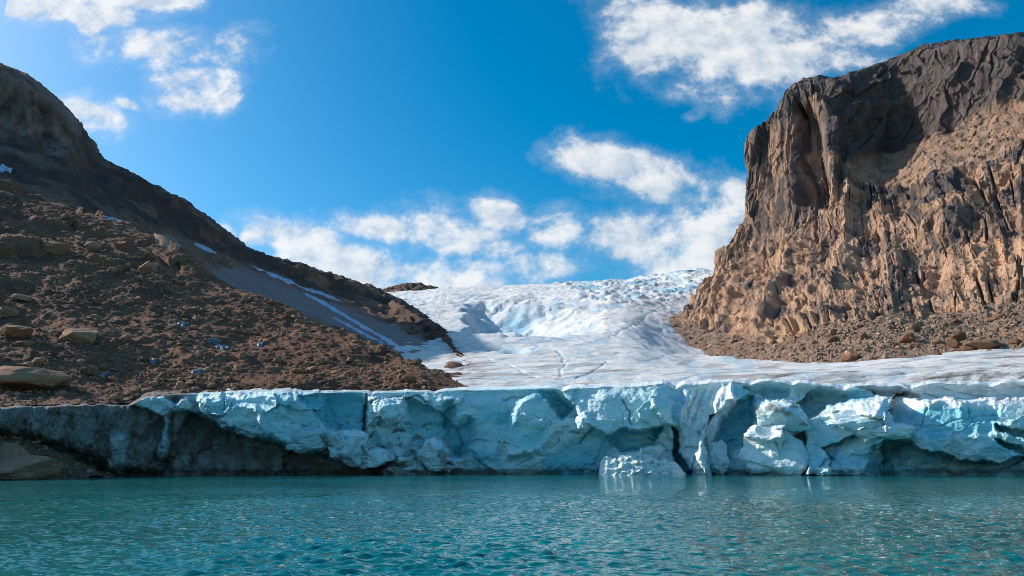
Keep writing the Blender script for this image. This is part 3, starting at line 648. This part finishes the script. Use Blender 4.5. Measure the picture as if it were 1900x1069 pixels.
mountain_right, VR, SCREE, BENCH = make_right()

# ------------------------------------------------------------------ left mountain
def make_left():
    cols = [
     [(-260,20,430),(-260,120,385),(-260,260,330),(-260,340,285),(-260,480,230),(-260,640,190)],
     [(-100,95,440),(-100,180,412),(-100,290,345),(-100,370,300),(-100,500,240),(-100,650,200)],
     [(0,118,450),(0,215,430),(0,315,365),(0,385,315),(0,500,255),(0,650,210)],
     [(75,166,462),(75,255,438),(78,330,380),(80,400,325),(80,510,265),(80,660,215)],
     [(142,250,474),(140,288,456),(150,350,400),(160,410,340),(160,520,275),(160,665,222)],
     [(152,272,482),(156,310,462),(170,362,412),(180,420,345),(180,525,280),(180,668,226)],
     [(250,332,505),(250,368,486),(250,405,445),(255,450,370),(255,540,300),(255,675,236)],
     [(345,384,535),(345,420,515),(345,450,480),(350,490,400),(350,560,325),(350,685,250)],
     [(460,466,580),(460,492,560),(462,510,520),(462,540,440),(462,590,360),(462,695,270)],
     [(580,501,625),(580,528,600),(580,546,560),(582,576,465),(582,620,380),(582,700,285)],
     [(700,541,665),(700,562,630),(702,585,570),(704,612,470),(706,650,360),(706,705,280)],
     [(770,582,560),(770,598,530),(772,618,470),(774,640,400),(776,668,320),(778,708,250)],
     [(815,612,462),(816,626,440),(818,644,400),(820,660,350),(822,684,285),(824,712,232)],
     [(845,648,330),(846,658,320),(848,672,295),(850,684,270),(852,698,240),(854,716,212)],
     [(868,682,262),(868,688,256),(868,694,248),(868,702,238),(868,710,226),(868,720,208)],
     [(888,708,212),(888,711,208),(888,714,204),(888,717,200),(888,720,196),(888,726,190)]]
    cols = [[(c[0][0]+26, c[0][1]+10, c[0][2]+170)]+c for c in cols]
    ups = [-260,-100,0,75,140,158,250,345,460,580,700,770,815,845,868,888]
    V, px, py = loft(cols, 520, 330, ups, [-.5,0,1,1.9,2.9,3.8,4.6])
    x, y, z = V[...,0].copy(), V[...,1].copy(), V[...,2].copy(); n = normals(V)
    if n[200,200,2] < 0: n = -n
    tower = sstep(4,-4, px-146)*sstep(8,-8, py-smooth1([(-260,120),(-100,215),(0,232),(60,262),(100,285),(146,292),(888,100)], px))
    # polished slab dipping to the right, streaked with ice
    slab = sstep(-7,7,poly_sdf(px+10*fbm(x/25,y/25,0,3), py+6*fbm(x/25,y/25,6,3), [(372,503),(470,492),(560,535),(640,565),(720,600),(800,640),(830,672),(780,672),(700,640),(600,600),(500,585),(420,545)]))
    bandlow = smooth1([(-260,300),(0,335),(100,352),(200,405),(300,425),(380,458),(460,492),(560,535),(650,562),(740,590),(888,700)], px)
    band = sstep(8,-8,py-bandlow)*(1-tower)
    wx = x+9*fbm(x/40,y/40,z/40,3); wy = y+9*fbm(x/40,y/40,z/40+5,3)
    f1,f2,fo,fr = worley(wx/12, wy/12, z/70); g1,g2,go,gr = worley(wx/9, wy/9, z/9)
    tf = .25+.75*sstep(0, 22, py-smooth1([(-260,20),(-100,95),(0,118),(75,166),(140,256),(158,278),(888,708)], px))
    tu = px*.36+3*fbm(x/30,y/30,z/50,3)
    d = tower*(tf*(13*arete(tu/15,y/300,z/170,.35)+6.5*arete(tu/6,y/300,z/80,.35)+4*arete(wx/6,wy/6,z/14,.35)+1.5*arete(x/2.6,y/2.6,z/5)+8)+.9*fbm(x/4,y/4,z/10,3))
    rough = 1-tower-.9*slab*(1-tower)
    d += rough*(3.2*fbm(x/34,y/34,z/34,4)+3.4*arete(wx/14,wy/14,z/14)+1.5*arete(x/5,y/5,z/5)+1.5+1.2*fbm(x/6,y/6,z/6,4))
    d += slab*(2.5*fbm(x/60,y/60,z/60,2)+.5*fbm((x+y)/7,(x-y)/40,z/20,3))
    d += 2.0*sstep(.1,.4,fbm(x/10,y/10,0,3))*sstep(6,0,np.abs(py-np.interp(px, *np.array([(-260,20),(0,118),(140,256),(250,332),(460,466),(700,541),(888,708)]).T)))*.8
    d *= sstep(890, 835, px); V = V+n*d[...,None]; V[...,2] -= 4*sstep(872, 886, px)
    dark = .85*band*sstep(-.35,.2,fbm(x/30,y/30,z/30,3)+.1)+tower*(.2+.7*fbm(x/9,y/9,z/50,3))+.35*sstep(.1,.4,fbm(x/14,y/14,z/14,4))*(1-slab)  # band below the ridge painted dark for its shade; the rest is rock tone
    pale = .45*slab*sstep(-.3,.3,fbm((x+y)/9,(x-y)/60,z/20,4)+.2)+tower*.95*sstep(-.1,.25,fbm(x/8,y/8,z/60,3))
    pale += .7*sstep(.22,.42,fbm(x/16,y/16,z/10,4))*(1-band)*(1-slab)
    return grid_obj('mountain_left', V, MAT['left_rock'], np.clip(np.stack([dark*(1-.8*slab),pale,slab],-1),0,1), kind='structure'), V
mountain_left, VL = make_left()

# ------------------------------------------------------------------ moraine hill in front of it
def make_moraine():
    f = lambda p: float(front(np.array([p]))[0])
    cols = [
     [(-300,766,f(-300)+1),(-300,735,120),(-300,650,145),(-300,520,175),(-300,400,215),(-300,330,255),(-300,340,300)],
     [(-100,757,f(-100)+1),(-100,738,130),(-100,645,155),(-100,520,188),(-100,415,228),(-100,335,275),(-100,345,320)],
     [(0,753,f(0)+1.5),(0,722,139),(0,640,164),(0,520,200),(0,425,242),(0,350,292),(0,360,340)],
     [(120,750,f(120)+1.5),(120,722,148),(120,640,172),(120,530,208),(120,440,250),(120,385,292),(120,400,340)],
     [(230,748,f(230)+1.5),(230,730,153),(230,650,178),(230,550,212),(230,470,250),(230,418,292),(235,435,340)],
     [(330,735,f(330)+3),(330,728,159),(330,660,182),(330,580,210),(330,510,242),(330,460,278),(335,480,330)],
     [(420,730,f(420)+5),(420,722,164),(420,670,184),(420,612,206),(420,558,230),(420,522,256),(425,545,300)],
     [(560,727,f(560)+6),(560,718,168),(560,692,180),(560,652,196),(560,612,216),(560,586,234),(565,606,275)],
     [(700,726,f(700)+7),(700,719,170),(700,706,177),(700,686,187),(700,662,200),(700,640,212),(705,658,240)],
     [(800,724,f(800)+8),(800,720,172),(800,714,176),(800,707,180),(800,698,186),(800,688,192),(803,700,210)],
     [(868,723,f(868)+9),(868,722,174),(868,721,176),(868,720,177),(868,719,179),(868,717.5,181),(870,724,190)]]
    V, px, py = loft(cols, 560, 330, [-300,-100,0,120,230,330,420,560,700,800,868], [0,.5,1.5,2.7,3.7,4.5,5.0])
    x, y, z = V[...,0].copy(), V[...,1].copy(), V[...,2].copy(); n = normals(V)
    if n[280,150,2] < 0: n = -n
    crest = np.broadcast_to(np.linspace(0,1,V.shape[1])[None,:], px.shape)
    f1,f2,fo,fr = worley(x/2.4, y/2.4, z/2.4); g1,g2,go,gr = worley(x/6, y/6, z/6)
    out = sstep(.0,.25,fbm(x/24,y/24,z/24,3)-.02)*sstep(560,470,py)*sstep(420,300,px)        # bedrock steps upslope
    h1,h2,ho,hr = worley((x+.5*z)/13, y/13, z/9)
    tail = sstep(868, 760, px)
    d = tail*(2.2*fbm(x/28,y/28,z/28,4)+.5*fbm(x/3,y/3,z/3,3)+.55*(f2-f1-.35)+.6*(gr[0]-.5)*sstep(0,.3,fbm(x/30,y/30,3,2))+out*((hr[0]-.5)*6+4*(h2-h1)))
    d -= tail*1.6*np.exp(-(line_dist(px+6*fbm(x/9,y/9,0,2), py+6*fbm(x/9,y/9,4,2), [(160,440),(200,432),(235,440),(275,455),(320,500)])/5)**2)
    fade = sstep(0,.04,crest); V = V+n*(d*fade)[...,None]
    dark = .55*sstep(.05,.4,fbm(x/16,y/16,z/16,4))+.6*sstep(700,735,py+8*fbm(x/9,y/9,1,2))*sstep(300,420,px)
    pale = .8*out*sstep(-.1,.3,fbm(x/8,y/8,z/8,3))+.5*sstep(.25,.5,fbm(x/5,y/5,z/5,3))
    terr = sstep(728,738,py)*sstep(330,230,px); dark = dark*(1-terr)+.22*terr; pale = np.maximum(pale, .5*terr)
    return grid_obj('moraine_hill', V, MAT['rubble'], np.clip(np.stack([dark,pale,0*x],-1),0,1), kind='structure'), V, px, py
moraine, VM, PXM, PYM = make_moraine()

# ------------------------------------------------------------------ shore spit at the left
def make_shore():
    cols = [
     [(-260,905,85),(-260,880,90),(-260,840,100),(-260,790,112),(-260,780,118)],
     [(-60,898,104),(-60,884,108),(-60,845,113),(-60,800,118),(-60,790,122)],
     [(20,894,113),(20,882,116),(20,850,119),(20,815,123),(20,806,127)],
     [(90,892,120),(90,882,123),(90,858,126),(90,838,130),(90,832,134)],
     [(160,890,129),(160,882,131),(160,872,134),(160,862,138),(160,860,142)],
     [(215,888,138),(215,885,140),(215,882,143),(215,880,146),(215,880,149)]]
    V, px, py = loft(cols, 260, 90, [-260,-60,20,90,160,215])
    x,y,z = V[...,0],V[...,1],V[...,2]
    V[...,2] = z+.9*fbm(x/8,y/8,0,4)+.45*(worley(x/1.6,y/1.6,z/1.6)[1]-.7)-.25*sstep(190,215,px)
    return grid_obj('shore', V, MAT['rubble'], np.stack([.3*sstep(0,.3,fbm(x/4,y/4,0,3)), .5*sstep(.1,.4,fbm(x/5,y/5,3,3)), 0*x],-1), kind='structure'), V
shore, VS = make_shore()

# ------------------------------------------------------------------ far nunatak left of the ice crest
def make_far():
    cols = [[(690,555,1120),(690,552,1140),(690,551,1160),(690,560,1300)],[(715,552,1100),(715,544,1130),(715,538,1150),(720,548,1300)],
            [(745,552,1090),(745,538,1120),(745,528,1145),(750,540,1300)],[(775,550,1080),(775,535,1110),(775,525.5,1135),(780,538,1300)],
            [(797,545,1080),(797,538,1110),(797,533,1135),(800,542,1300)],[(830,543,1080),(830,541,1110),(830,540,1135),(830,548,1300)]]
    V, px, py = loft(cols, 140, 60, [690,715,745,775,797,830]); x,y,z = V[...,0],V[...,1],V[...,2]
    V[...,2] = z+6*fbm(x/25,y/25,0,4)+3*fbm(x/7,y/7,0,3)
    return grid_obj('far_hill', V, MAT['left_rock'], np.stack([.7+0*x, .2*sstep(0,.3,fbm(x/20,y/20,0,3)), 0*x],-1), kind='structure')
make_far()

# ================================================================== THINGS
def bvh_of(V, step=1):
    Q = V[::step, ::step]; nu, nv = Q.shape[:2]
    return BVHTree.FromPolygons(Q.reshape(-1,3).tolist(), grid_faces(nu, nv).tolist())
BV_M = bvh_of(VM, 2); BV_L = bvh_of(VL, 3); BV_R = bvh_of(VR, 4); BV_S = bvh_of(VS, 1)
def ground(px, py, bvs):
    """point of the terrain seen at a photo position"""
    o = Vector((0,0,CAM_H)); d = Vector(P(px, py, 1.0).tolist())-o; d.normalize(); best = None
    for b in bvs:
        h = b.ray_cast(o, d, 3000)
        if h[0] is not None and (best is None or h[3] < best[2]): best = (h[0], h[1], h[3])
    return best
def ico():
    t = (1+5**.5)/2
    v = np.array([(-1,t,0),(1,t,0),(-1,-t,0),(1,-t,0),(0,-1,t),(0,1,t),(0,-1,-t),(0,1,-t),(t,0,-1),(t,0,1),(-t,0,-1),(-t,0,1)], float)
    f = np.array([(0,11,5),(0,5,1),(0,1,7),(0,7,10),(0,10,11),(1,5,9),(5,11,4),(11,10,2),(10,7,6),(7,1,8),(3,9,4),(3,4,2),(3,2,6),(3,6,8),(3,8,9),(4,9,5),(2,4,11),(6,2,10),(8,6,7),(9,8,1)])
    return v/np.linalg.norm(v, axis=1)[:,None], f
def subdiv(v, f):
    v = list(map(tuple, v)); c = {}; out = []
    def mid(a, b):
        k = (min(a,b), max(a,b))
        if k not in c:
            p = np.array(v[a])+np.array(v[b]); v.append(tuple(p/np.linalg.norm(p))); c[k] = len(v)-1
        return c[k]
    for a, b, d in f:
        x, y, z = mid(a,b), mid(b,d), mid(d,a); out += [(a,x,z),(b,y,x),(d,z,y),(x,y,z)]
    return np.array(v), np.array(out)
ICO0 = ico(); ICO1 = subdiv(*ICO0); ICO2 = subdiv(*ICO1); ICO3 = subdiv(*ICO2)
def stone(base, seed, cut=5, rough=.12):
    """an angular stone: a ball planed by a few flat breaks"""
    r = np.random.default_rng(seed); v = base[0].copy()
    for i in range(cut):
        n = r.normal(size=3); n /= np.linalg.norm(n); h = .45+.4*r.random(); k = v@n; m = k > h
        v[m] -= ((k[m]-h))[:,None]*n
    v *= (1+rough*fbm(v[:,0]*1.6+seed, v[:,1]*1.6, v[:,2]*1.6, 3))[:,None]
    return v*np.array([1, .7+.35*r.random(), .5+.35*r.random()])
ones = lambda n: np.tile(np.array([[1., 0, 0]]), (n, 1))
BM = [raw_mesh('boulder', stone(ICO1, 40+i, 6, .18), F3=ICO1[1], masks=ones(len(ICO1[0])), smooth=False) for i in range(8)]
for b in BM: b.materials.append(MAT['boulder'])

def scatter(V, count, wfun, smin, smax, power, seed):
    """random sites on a terrain grid: position, size"""
    r = np.random.default_rng(seed); nu, nv = V.shape[:2]
    area = np.linalg.norm(np.cross(V[1:,:-1]-V[:-1,:-1], V[:-1,1:]-V[:-1,:-1]), axis=-1)
    w = (area*wfun[:-1,:-1]).ravel(); w = w/w.sum()
    k = r.choice(len(w), count, p=w); i, j = np.divmod(k, nv-1); a = r.random((count,1)); b = r.random((count,1))
    p = V[i,j]*(1-a)*(1-b)+V[i+1,j]*a*(1-b)+V[i,j+1]*(1-a)*b+V[i+1,j+1]*a*b
    s = smin*(1-r.random(count)*(1-(smin/smax)**power))**(-1/power)
    return p, s
def stones_mesh(name, p, s, seed):
    """too many to count: all the small stones of one slope"""
    r = np.random.default_rng(seed); T = [stone(ICO0, 90+i, 3, .25) for i in range(10)]
    n = len(p); V = np.empty((n,12,3), np.float32); mk = np.empty((n,12,3), np.float32)
    ang = r.random(n)*6.283; tilt = r.normal(0,.35,n); which = r.integers(0,10,n)
    st = r.lognormal(0,.15,(n,3))
    Tt = np.array(T)[which]*st[:,None,:]*s[:,None,None]
    ca, sa = np.cos(tilt)[:,None], np.sin(tilt)[:,None]; x, y, z = Tt[...,0], Tt[...,1]*ca-Tt[...,2]*sa, Tt[...,1]*sa+Tt[...,2]*ca
    cb, sb = np.cos(ang)[:,None], np.sin(ang)[:,None]; V[...,0] = x*cb-y*sb; V[...,1] = x*sb+y*cb; V[...,2] = z
    V += p[:,None,:]; V[...,2] += .12*s[:,None]
    mk[...,0] = np.clip(r.lognormal(-.05,.3,n),.45,1.9)[:,None]; mk[...,1] = (r.random(n)**3)[:,None]; mk[...,2] = 0
    F = (ICO0[1][None]+12*np.arange(n)[:,None,None]).reshape(-1,3)
    return raw_mesh(name, V, F3=F, masks=mk, smooth=False)
def photo_pos(q):
    d = Vector(q)-Vector((0,0,CAM_H)); f = d.y*math.cos(PITCH)+d.z*math.sin(PITCH); u = -d.y*math.sin(PITCH)+d.z*math.cos(PITCH)
    return W0/2+FPX*d.x/f, H0/2-FPX*u/f
def boulders(p, s, label, group, seed):
    r = np.random.default_rng(seed)
    for q, k in zip(p, s):
        o = put('boulder', BM[r.integers(0, 8)], None, label=label(*photo_pos(q), k), cat='boulder', group=group)
        o.location = (q[0], q[1], q[2]+.10*k); o.rotation_euler = (r.normal(0,.3), r.normal(0,.3), r.random()*6.283)
        o.scale = (k*(.85+.4*r.random()), k*(.85+.4*r.random()), k*(.8+.35*r.random()))
def label_left(px, py, k):
    size = 'large' if k > 1.5 else 'midsize' if k > 1. else 'small'
    up = 'high on' if py < 500 else 'midway up' if py < 620 else 'low on' if py < 690 else 'at the foot of'
    side = 'near the left picture edge' if px < 160 else 'below the dark ridge' if px < 420 else 'beside the polished slab' if px < 640 else 'towards its icy right tip'
    return '%s brown boulder %s the left hillside %s' % (size, up, side)
def label_right(px, py, k):
    size = 'large' if k > 2.4 else 'midsize' if k > 1.6 else 'small'
    side = 'by the far icefall corner' if px < 1380 else 'below the tall prow' if px < 1560 else 'below the dark upper cliff' if px < 1740 else 'near the right picture edge'
    return '%s tan boulder in the right scree %s, %s' % (size, side, 'by the ice' if py > 630 else 'under the wall')
# rubble on the moraine hill
wM = sstep(900, 860, PXM)*sstep(-160, -80, PXM)*(.35+sstep(-.15, .35, fbm(VM[...,0]/25, VM[...,1]/25, VM[...,2]/25, 3)))*(np.linspace(0,1,VM.shape[1])[None,:] < .9)/(VM[...,1]/180)**2
p, s = scatter(VM, 11500, wM, .2, 1.9, 2.2, 1)
k = np.argsort(-s/p[:,1]); big, small = k[:200], k[200:]
boulders(p[big], s[big], label_left, 'boulders strewn over the left hillside', 5)
put('rubble', stones_mesh('rubble', p[small], s[small], 8), MAT['rocks'], kind='stuff', label='small brown stones covering the left moraine hillside', cat='rubble')
# scree under the right wall
p, s = scatter(VR, 6500, SCREE*(VR[...,1] < 640)/(VR[...,1]/250)**2, .35, 3.6, 2.2, 2)
k = np.argsort(-s/p[:,1]); big, small = k[:80], k[80:]
boulders(p[big], s[big], label_right, 'boulders in the right scree', 6)
put('scree', stones_mesh('scree', p[small], s[small]*1., 9), MAT['tan_rocks'], kind='stuff', label='loose tan stones of the scree below the right cliff', cat='scree')
# gravel of the spit
p, s = scatter(VS, 2600, np.ones(VS.shape[:2])*(VS[...,2] > -.2), .10, .9, 2.0, 3)
put('gravel', stones_mesh('gravel', p, s, 10), MAT['rocks'], kind='stuff', label='grey brown stones of the shore spit at the left', cat='gravel')

# single boulders one can point to: photo position of the foot, width in photo pixels, height/width
def boulder_at(px, py, wpx, asp, seed, label, bvs, mat='pale_boulder', cut=11, rot=None, sink=.3, rough=.07):
    g = ground(px, py, bvs)
    if g is None: return
    sc = wpx/FPX*g[2]/2*1.05
    v = stone(ICO3, seed, cut, rough); v = v/np.abs(v[:,0]).max(); v[:,2] *= asp/np.abs(v[:,2]).max()
    v *= (1+.05*fbm(v[:,0]*5, v[:,1]*5, v[:,2]*5, 3))[:,None]
    o = put('boulder', raw_mesh('boulder', v*sc, F3=ICO3[1], masks=ones(len(v)), smooth=False), MAT[mat], label=label, cat='boulder')
    o.location = g[0]+Vector((0, 0, sc*asp*(1-2*sink)*.5)); o.rotation_euler = (0, rot or 0, 0)
    return o
boulder_at(48, 716, 136, .30, 1, 'long low tan rock hump at the foot of the left hillside', [BV_M], cut=9, rough=.07)
boulder_at(153, 632, 66, .55, 2, 'big flat topped tan boulder midway up the left hillside', [BV_M])
boulder_at(44, 556, 32, .4, 3, 'pale wedge shaped boulder high at the left picture edge', [BV_M])
boulder_at(8, 582, 34, .6, 4, 'rounded ochre boulder cut by the left picture edge', [BV_M])
boulder_at(32, 622, 44, .5, 5, 'tan boulder just below the ochre one at the left edge', [BV_M])
boulder_at(50, 640, 30, .45, 6, 'small tan slab resting under the left edge boulders', [BV_M])
boulder_at(270, 502, 32, .75, 7, 'pointed pale boulder below the dark overhang on the left slope', [BV_M, BV_L])
boulder_at(172, 466, 26, 1.0, 8, 'upright pale flake of rock high on the left slope', [BV_M, BV_L])
boulder_at(105, 465, 44, .5, 12, 'pale tilted slab above the rubble on the left slope', [BV_M, BV_L])
boulder_at(1828, 646, 52, .45, 9, 'large dark brown boulder on the scree at the glacier edge', [BV_R], mat='boulder')
boulder_at(1583, 664, 20, .6, 10, 'lone dark boulder at the lower edge of the right scree', [BV_R], mat='boulder')
boulder_at(22, 874, 110, .40, 11, 'large smooth pale tan boulder on the shore at the waterline', [BV_S], cut=8)
boulder_at(88, 872, 46, .5, 14, 'small tan boulder beside the large smooth one on the shore', [BV_S])
boulder_at(20, 842, 70, .4, 15, 'grey tan boulder behind the large smooth one on the shore', [BV_S])
boulder_at(150, 752, 16, .6, 13, 'grey stone on the gravel rim above the dirty ice wall', [BV_M], mat='boulder')

# ------------------------------------------------------------------ snow and ice streaks on the left mountain
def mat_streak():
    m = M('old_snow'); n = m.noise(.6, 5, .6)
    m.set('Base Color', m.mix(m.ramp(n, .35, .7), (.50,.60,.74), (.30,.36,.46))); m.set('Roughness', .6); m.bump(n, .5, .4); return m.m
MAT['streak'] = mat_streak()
def mat_wet():
    m = M('buried_ice'); n = m.noise(.9, 5, .65); m.set('Base Color', m.mix(m.ramp(n, .35, .65), (.075,.08,.09), (.17,.19,.23))); m.set('Roughness', .35); m.bump(n, .6, .4); return m.m
MAT['wet_ice'] = mat_wet()
def patch(name, pts, wid, label, cat, bvs, mat, lift=.5, group=None):
    """a thin drift lying on the slope: swept along pts with its edges tucked into the rock"""
    pts = np.array(pts, float); n = max(14, int(np.hypot(*np.diff(pts,axis=0).T).sum()/4)); t = np.linspace(0,1,n)
    c = np.stack([np.interp(t, np.linspace(0,1,len(pts)), pts[:,i]) for i in (0,1)], -1)
    tg = np.gradient(c, axis=0); nn = np.stack([-tg[:,1], tg[:,0]], -1); nn /= np.linalg.norm(nn,axis=1)[:,None]
    m = 9; rows = []; seed = len(label)*1.37
    for i in range(n):
        w = wid*(.25+.75*math.sin(math.pi*min(1,max(0,t[i]*.96+.02)))**.6)*(1.15+1.3*float(fbm(t[i]*n/4, seed, 0, 3)))
        row = []
        for j in range(m):
            a = (j/(m-1)-.5)*2; q = c[i]+nn[i]*a*w/2+np.array([0, 1.5*float(fbm(i/3, j/2, seed, 2))])
            g = ground(q[0], q[1], bvs)
            if g is None: return None
            nrm = g[1] if g[1].z > 0 else -g[1]
            row.append(g[0]+nrm*(lift*(1-a*a)*1.6-.35*lift))
        rows.append(row)
    V = np.array([[tuple(v) for v in r] for r in rows])
    return grid_obj(name, V, MAT[mat], np.tile(np.array([1.,0,0]), V.shape[:2]+(1,)), kind='thing', label=label, cat=cat, group=group)
ALLB = [BV_M, BV_L]
patch('snow_patch', [(-6,316),(8,313),(22,318)], 11, 'small white snow patch high on the left slope at the picture edge', 'snow patch', ALLB, 'streak', 1.2)
patch('snow_streak', [(468,494),(500,508),(535,522),(560,534),(596,546)], 5, 'upper blue grey snow streak running down the polished slab', 'snow streak', ALLB, 'streak')
patch('snow_streak', [(566,545),(600,562),(640,586),(680,610),(720,632),(752,652),(784,669)], 6, 'long lower snow streak ending at the tip of the slab', 'snow streak', ALLB, 'streak')
patch('snow_streak', [(618,590),(650,606),(690,628),(715,640)], 4, 'short inner snow streak below the long one on the slab', 'snow streak', ALLB, 'streak')
patch('snow_streak', [(575,536),(605,548),(632,560)], 4, 'thin snow streak under the dark ridge above the slab', 'snow streak', ALLB, 'streak')
patch('snow_streak', [(360,452),(380,460),(400,470)], 6, 'isolated blue snow streak just below the dark ridge', 'snow streak', ALLB, 'streak')
patch('snow_streak', [(190,402),(210,406),(228,412)], 4, 'small faint snow streak on the upper left slope', 'snow streak', ALLB, 'streak')
patch('rock_slab', [(284,434),(300,442),(318,452),(334,462)], 22, 'bare pale grey rock slab on the upper left slope', 'rock slab', ALLB, 'pale_boulder', .8)
for i, (a, b) in enumerate([((278,672),(290,668)),((183,700),(200,692)),((330,598),(350,602)),((385,630),(412,634)),((478,640),(490,636)),((355,690),(385,686)),((400,640),(425,646))]):
    patch('ice_patch', [a, ((a[0]+b[0])/2,(a[1]+b[1])/2+1), b], 8, 'blue grey patch of buried ice showing through the left rubble', 'ice patch', [BV_M], 'wet_ice', .35, 'ice showing through the moraine rubble')

# ------------------------------------------------------------------ ice blocks
ICO4 = subdiv(*ICO3)
def ice_block(px, py, w, h, dep, seed, blue, white, dirt, fwd, name='ice_block', parent=None, rough=.16, cut=3, rot=0., **k):
    Yc = float(front(np.array([px]))[0])-fwd; v = stone(ICO4, seed, cut, 0.); v /= np.abs(v).max(0)
    n = fbm(v[:,0]*1.3+seed, v[:,1]*1.3, v[:,2]*1.3, 4); v *= (1+rough*1.5*n+.22*(arete(v[:,0]*1.7+seed, v[:,1]*1.7, v[:,2]*1.7)+.4)+.06*fbm(v[:,0]*6, v[:,1]*6, v[:,2]*6, 3))[:,None]
    c, q = math.cos(rot), math.sin(rot); v[:,0], v[:,2] = v[:,0]*c-v[:,2]*q, v[:,0]*q+v[:,2]*c
    m = Yc/FPX; V = v*np.array([w*m/2, dep, h*m/2])+P(px, py, Yc)
    up = v[:,2]; mk = np.stack([dirt*sstep(.1,.4,n+.15*up), np.clip(blue+.4*n,0,1), np.clip(white+.5*n,0,1)], -1)
    return put(name, raw_mesh(name, V, F3=ICO4[1], masks=np.clip(mk,0,1)), MAT['ice'], parent=parent, **k)
for a in [(1450,777,86,66,4.5,21,.1,.35,.7,7.5),(1440,850,116,84,5,22,.15,.4,.1,8),(1420,806,60,34,3,23,0,.7,0,8.5),(1084,783,30,34,2.4,24,.1,.3,.1,5),
          (438,774,70,46,2.6,25,.25,.0,.15,5.),(652,830,76,58,3.5,26,.15,.15,.3,6),(806,842,50,54,3,27,.2,.2,.5,4),(722,762,52,44,2.5,28,.15,.15,.3,3.5),
          (402,749,46,40,2.2,34,.5,0,0,5.2),(470,792,70,38,2.4,35,.2,.1,.2,5.2),(562,814,84,44,2.8,36,.35,.05,.1,5.),(694,852,60,40,2.5,37,.2,.2,.5,3.8),
          (1600,786,120,52,3.5,29,.1,.5,.0,10),(1650,800,80,26,3,30,0,.8,0,11),(1335,850,40,60,2.2,33,.1,.5,.1,4.0)]:
    ice_block(*a, parent=cliff, rot=(a[5]%5-2)*.18)
# fallen ragged slab at the foot of the wall
def fallen():
    nu, nv = 150, 70; u = np.linspace(0,1,nu); v = np.linspace(0,1,nv)
    pxs = 1110+168*u
    top = np.interp(pxs, [1110,1114,1122,1138,1146,1152,1166,1184,1190,1194,1206,1222,1231,1240,1254,1262,1278], [884,850,838,841,846,836,834,830,817,832,838,846,842,850,852,862,886])+2.5*fbm(pxs/6,0*pxs,0,3)
    top = 889-(889-top)*.84
    t = np.where(v < .55, v/.55, 1.)[None,:]; back = np.clip((v-.55)/.45, 0, 1)[None,:]
    PY = 889+(top[:,None]-889)*t**.8; PY = PY+back*14
    Y0 = front(pxs)[:,None]-11.; ends = np.sin(np.clip(u,0.002,.998)*math.pi)[:,None]**.35
    Y = Y0+3.2*(1-ends)+(PY<889)*0+2.6*t**1.5+5.5*back-1.2*fbm(np.repeat(pxs[:,None],nv,1)/14, PY/9, 2, 4)*ends
    V = P(np.repeat(pxs[:,None],nv,1), PY, Y)
    px2 = np.repeat(pxs[:,None],nv,1); dirt = .75*sstep(.1,.35,fbm(px2/12,PY/7,3,3))*np.exp(-(((px2-1215)/26)**2+((PY-858)/7)**2))
    mk = np.stack([dirt, .15+.4*sstep(0,.4,fbm(px2/20,PY/20,8,3)), .75+.3*fbm(px2/9,PY/9,5,3)], -1)
    grid_obj('fallen_ice_slab', V, MAT['ice'], np.clip(mk,0,1), kind='thing', label='ragged white slab of broken ice lying at the waterline below the cliff', cat='ice slab')
fallen()
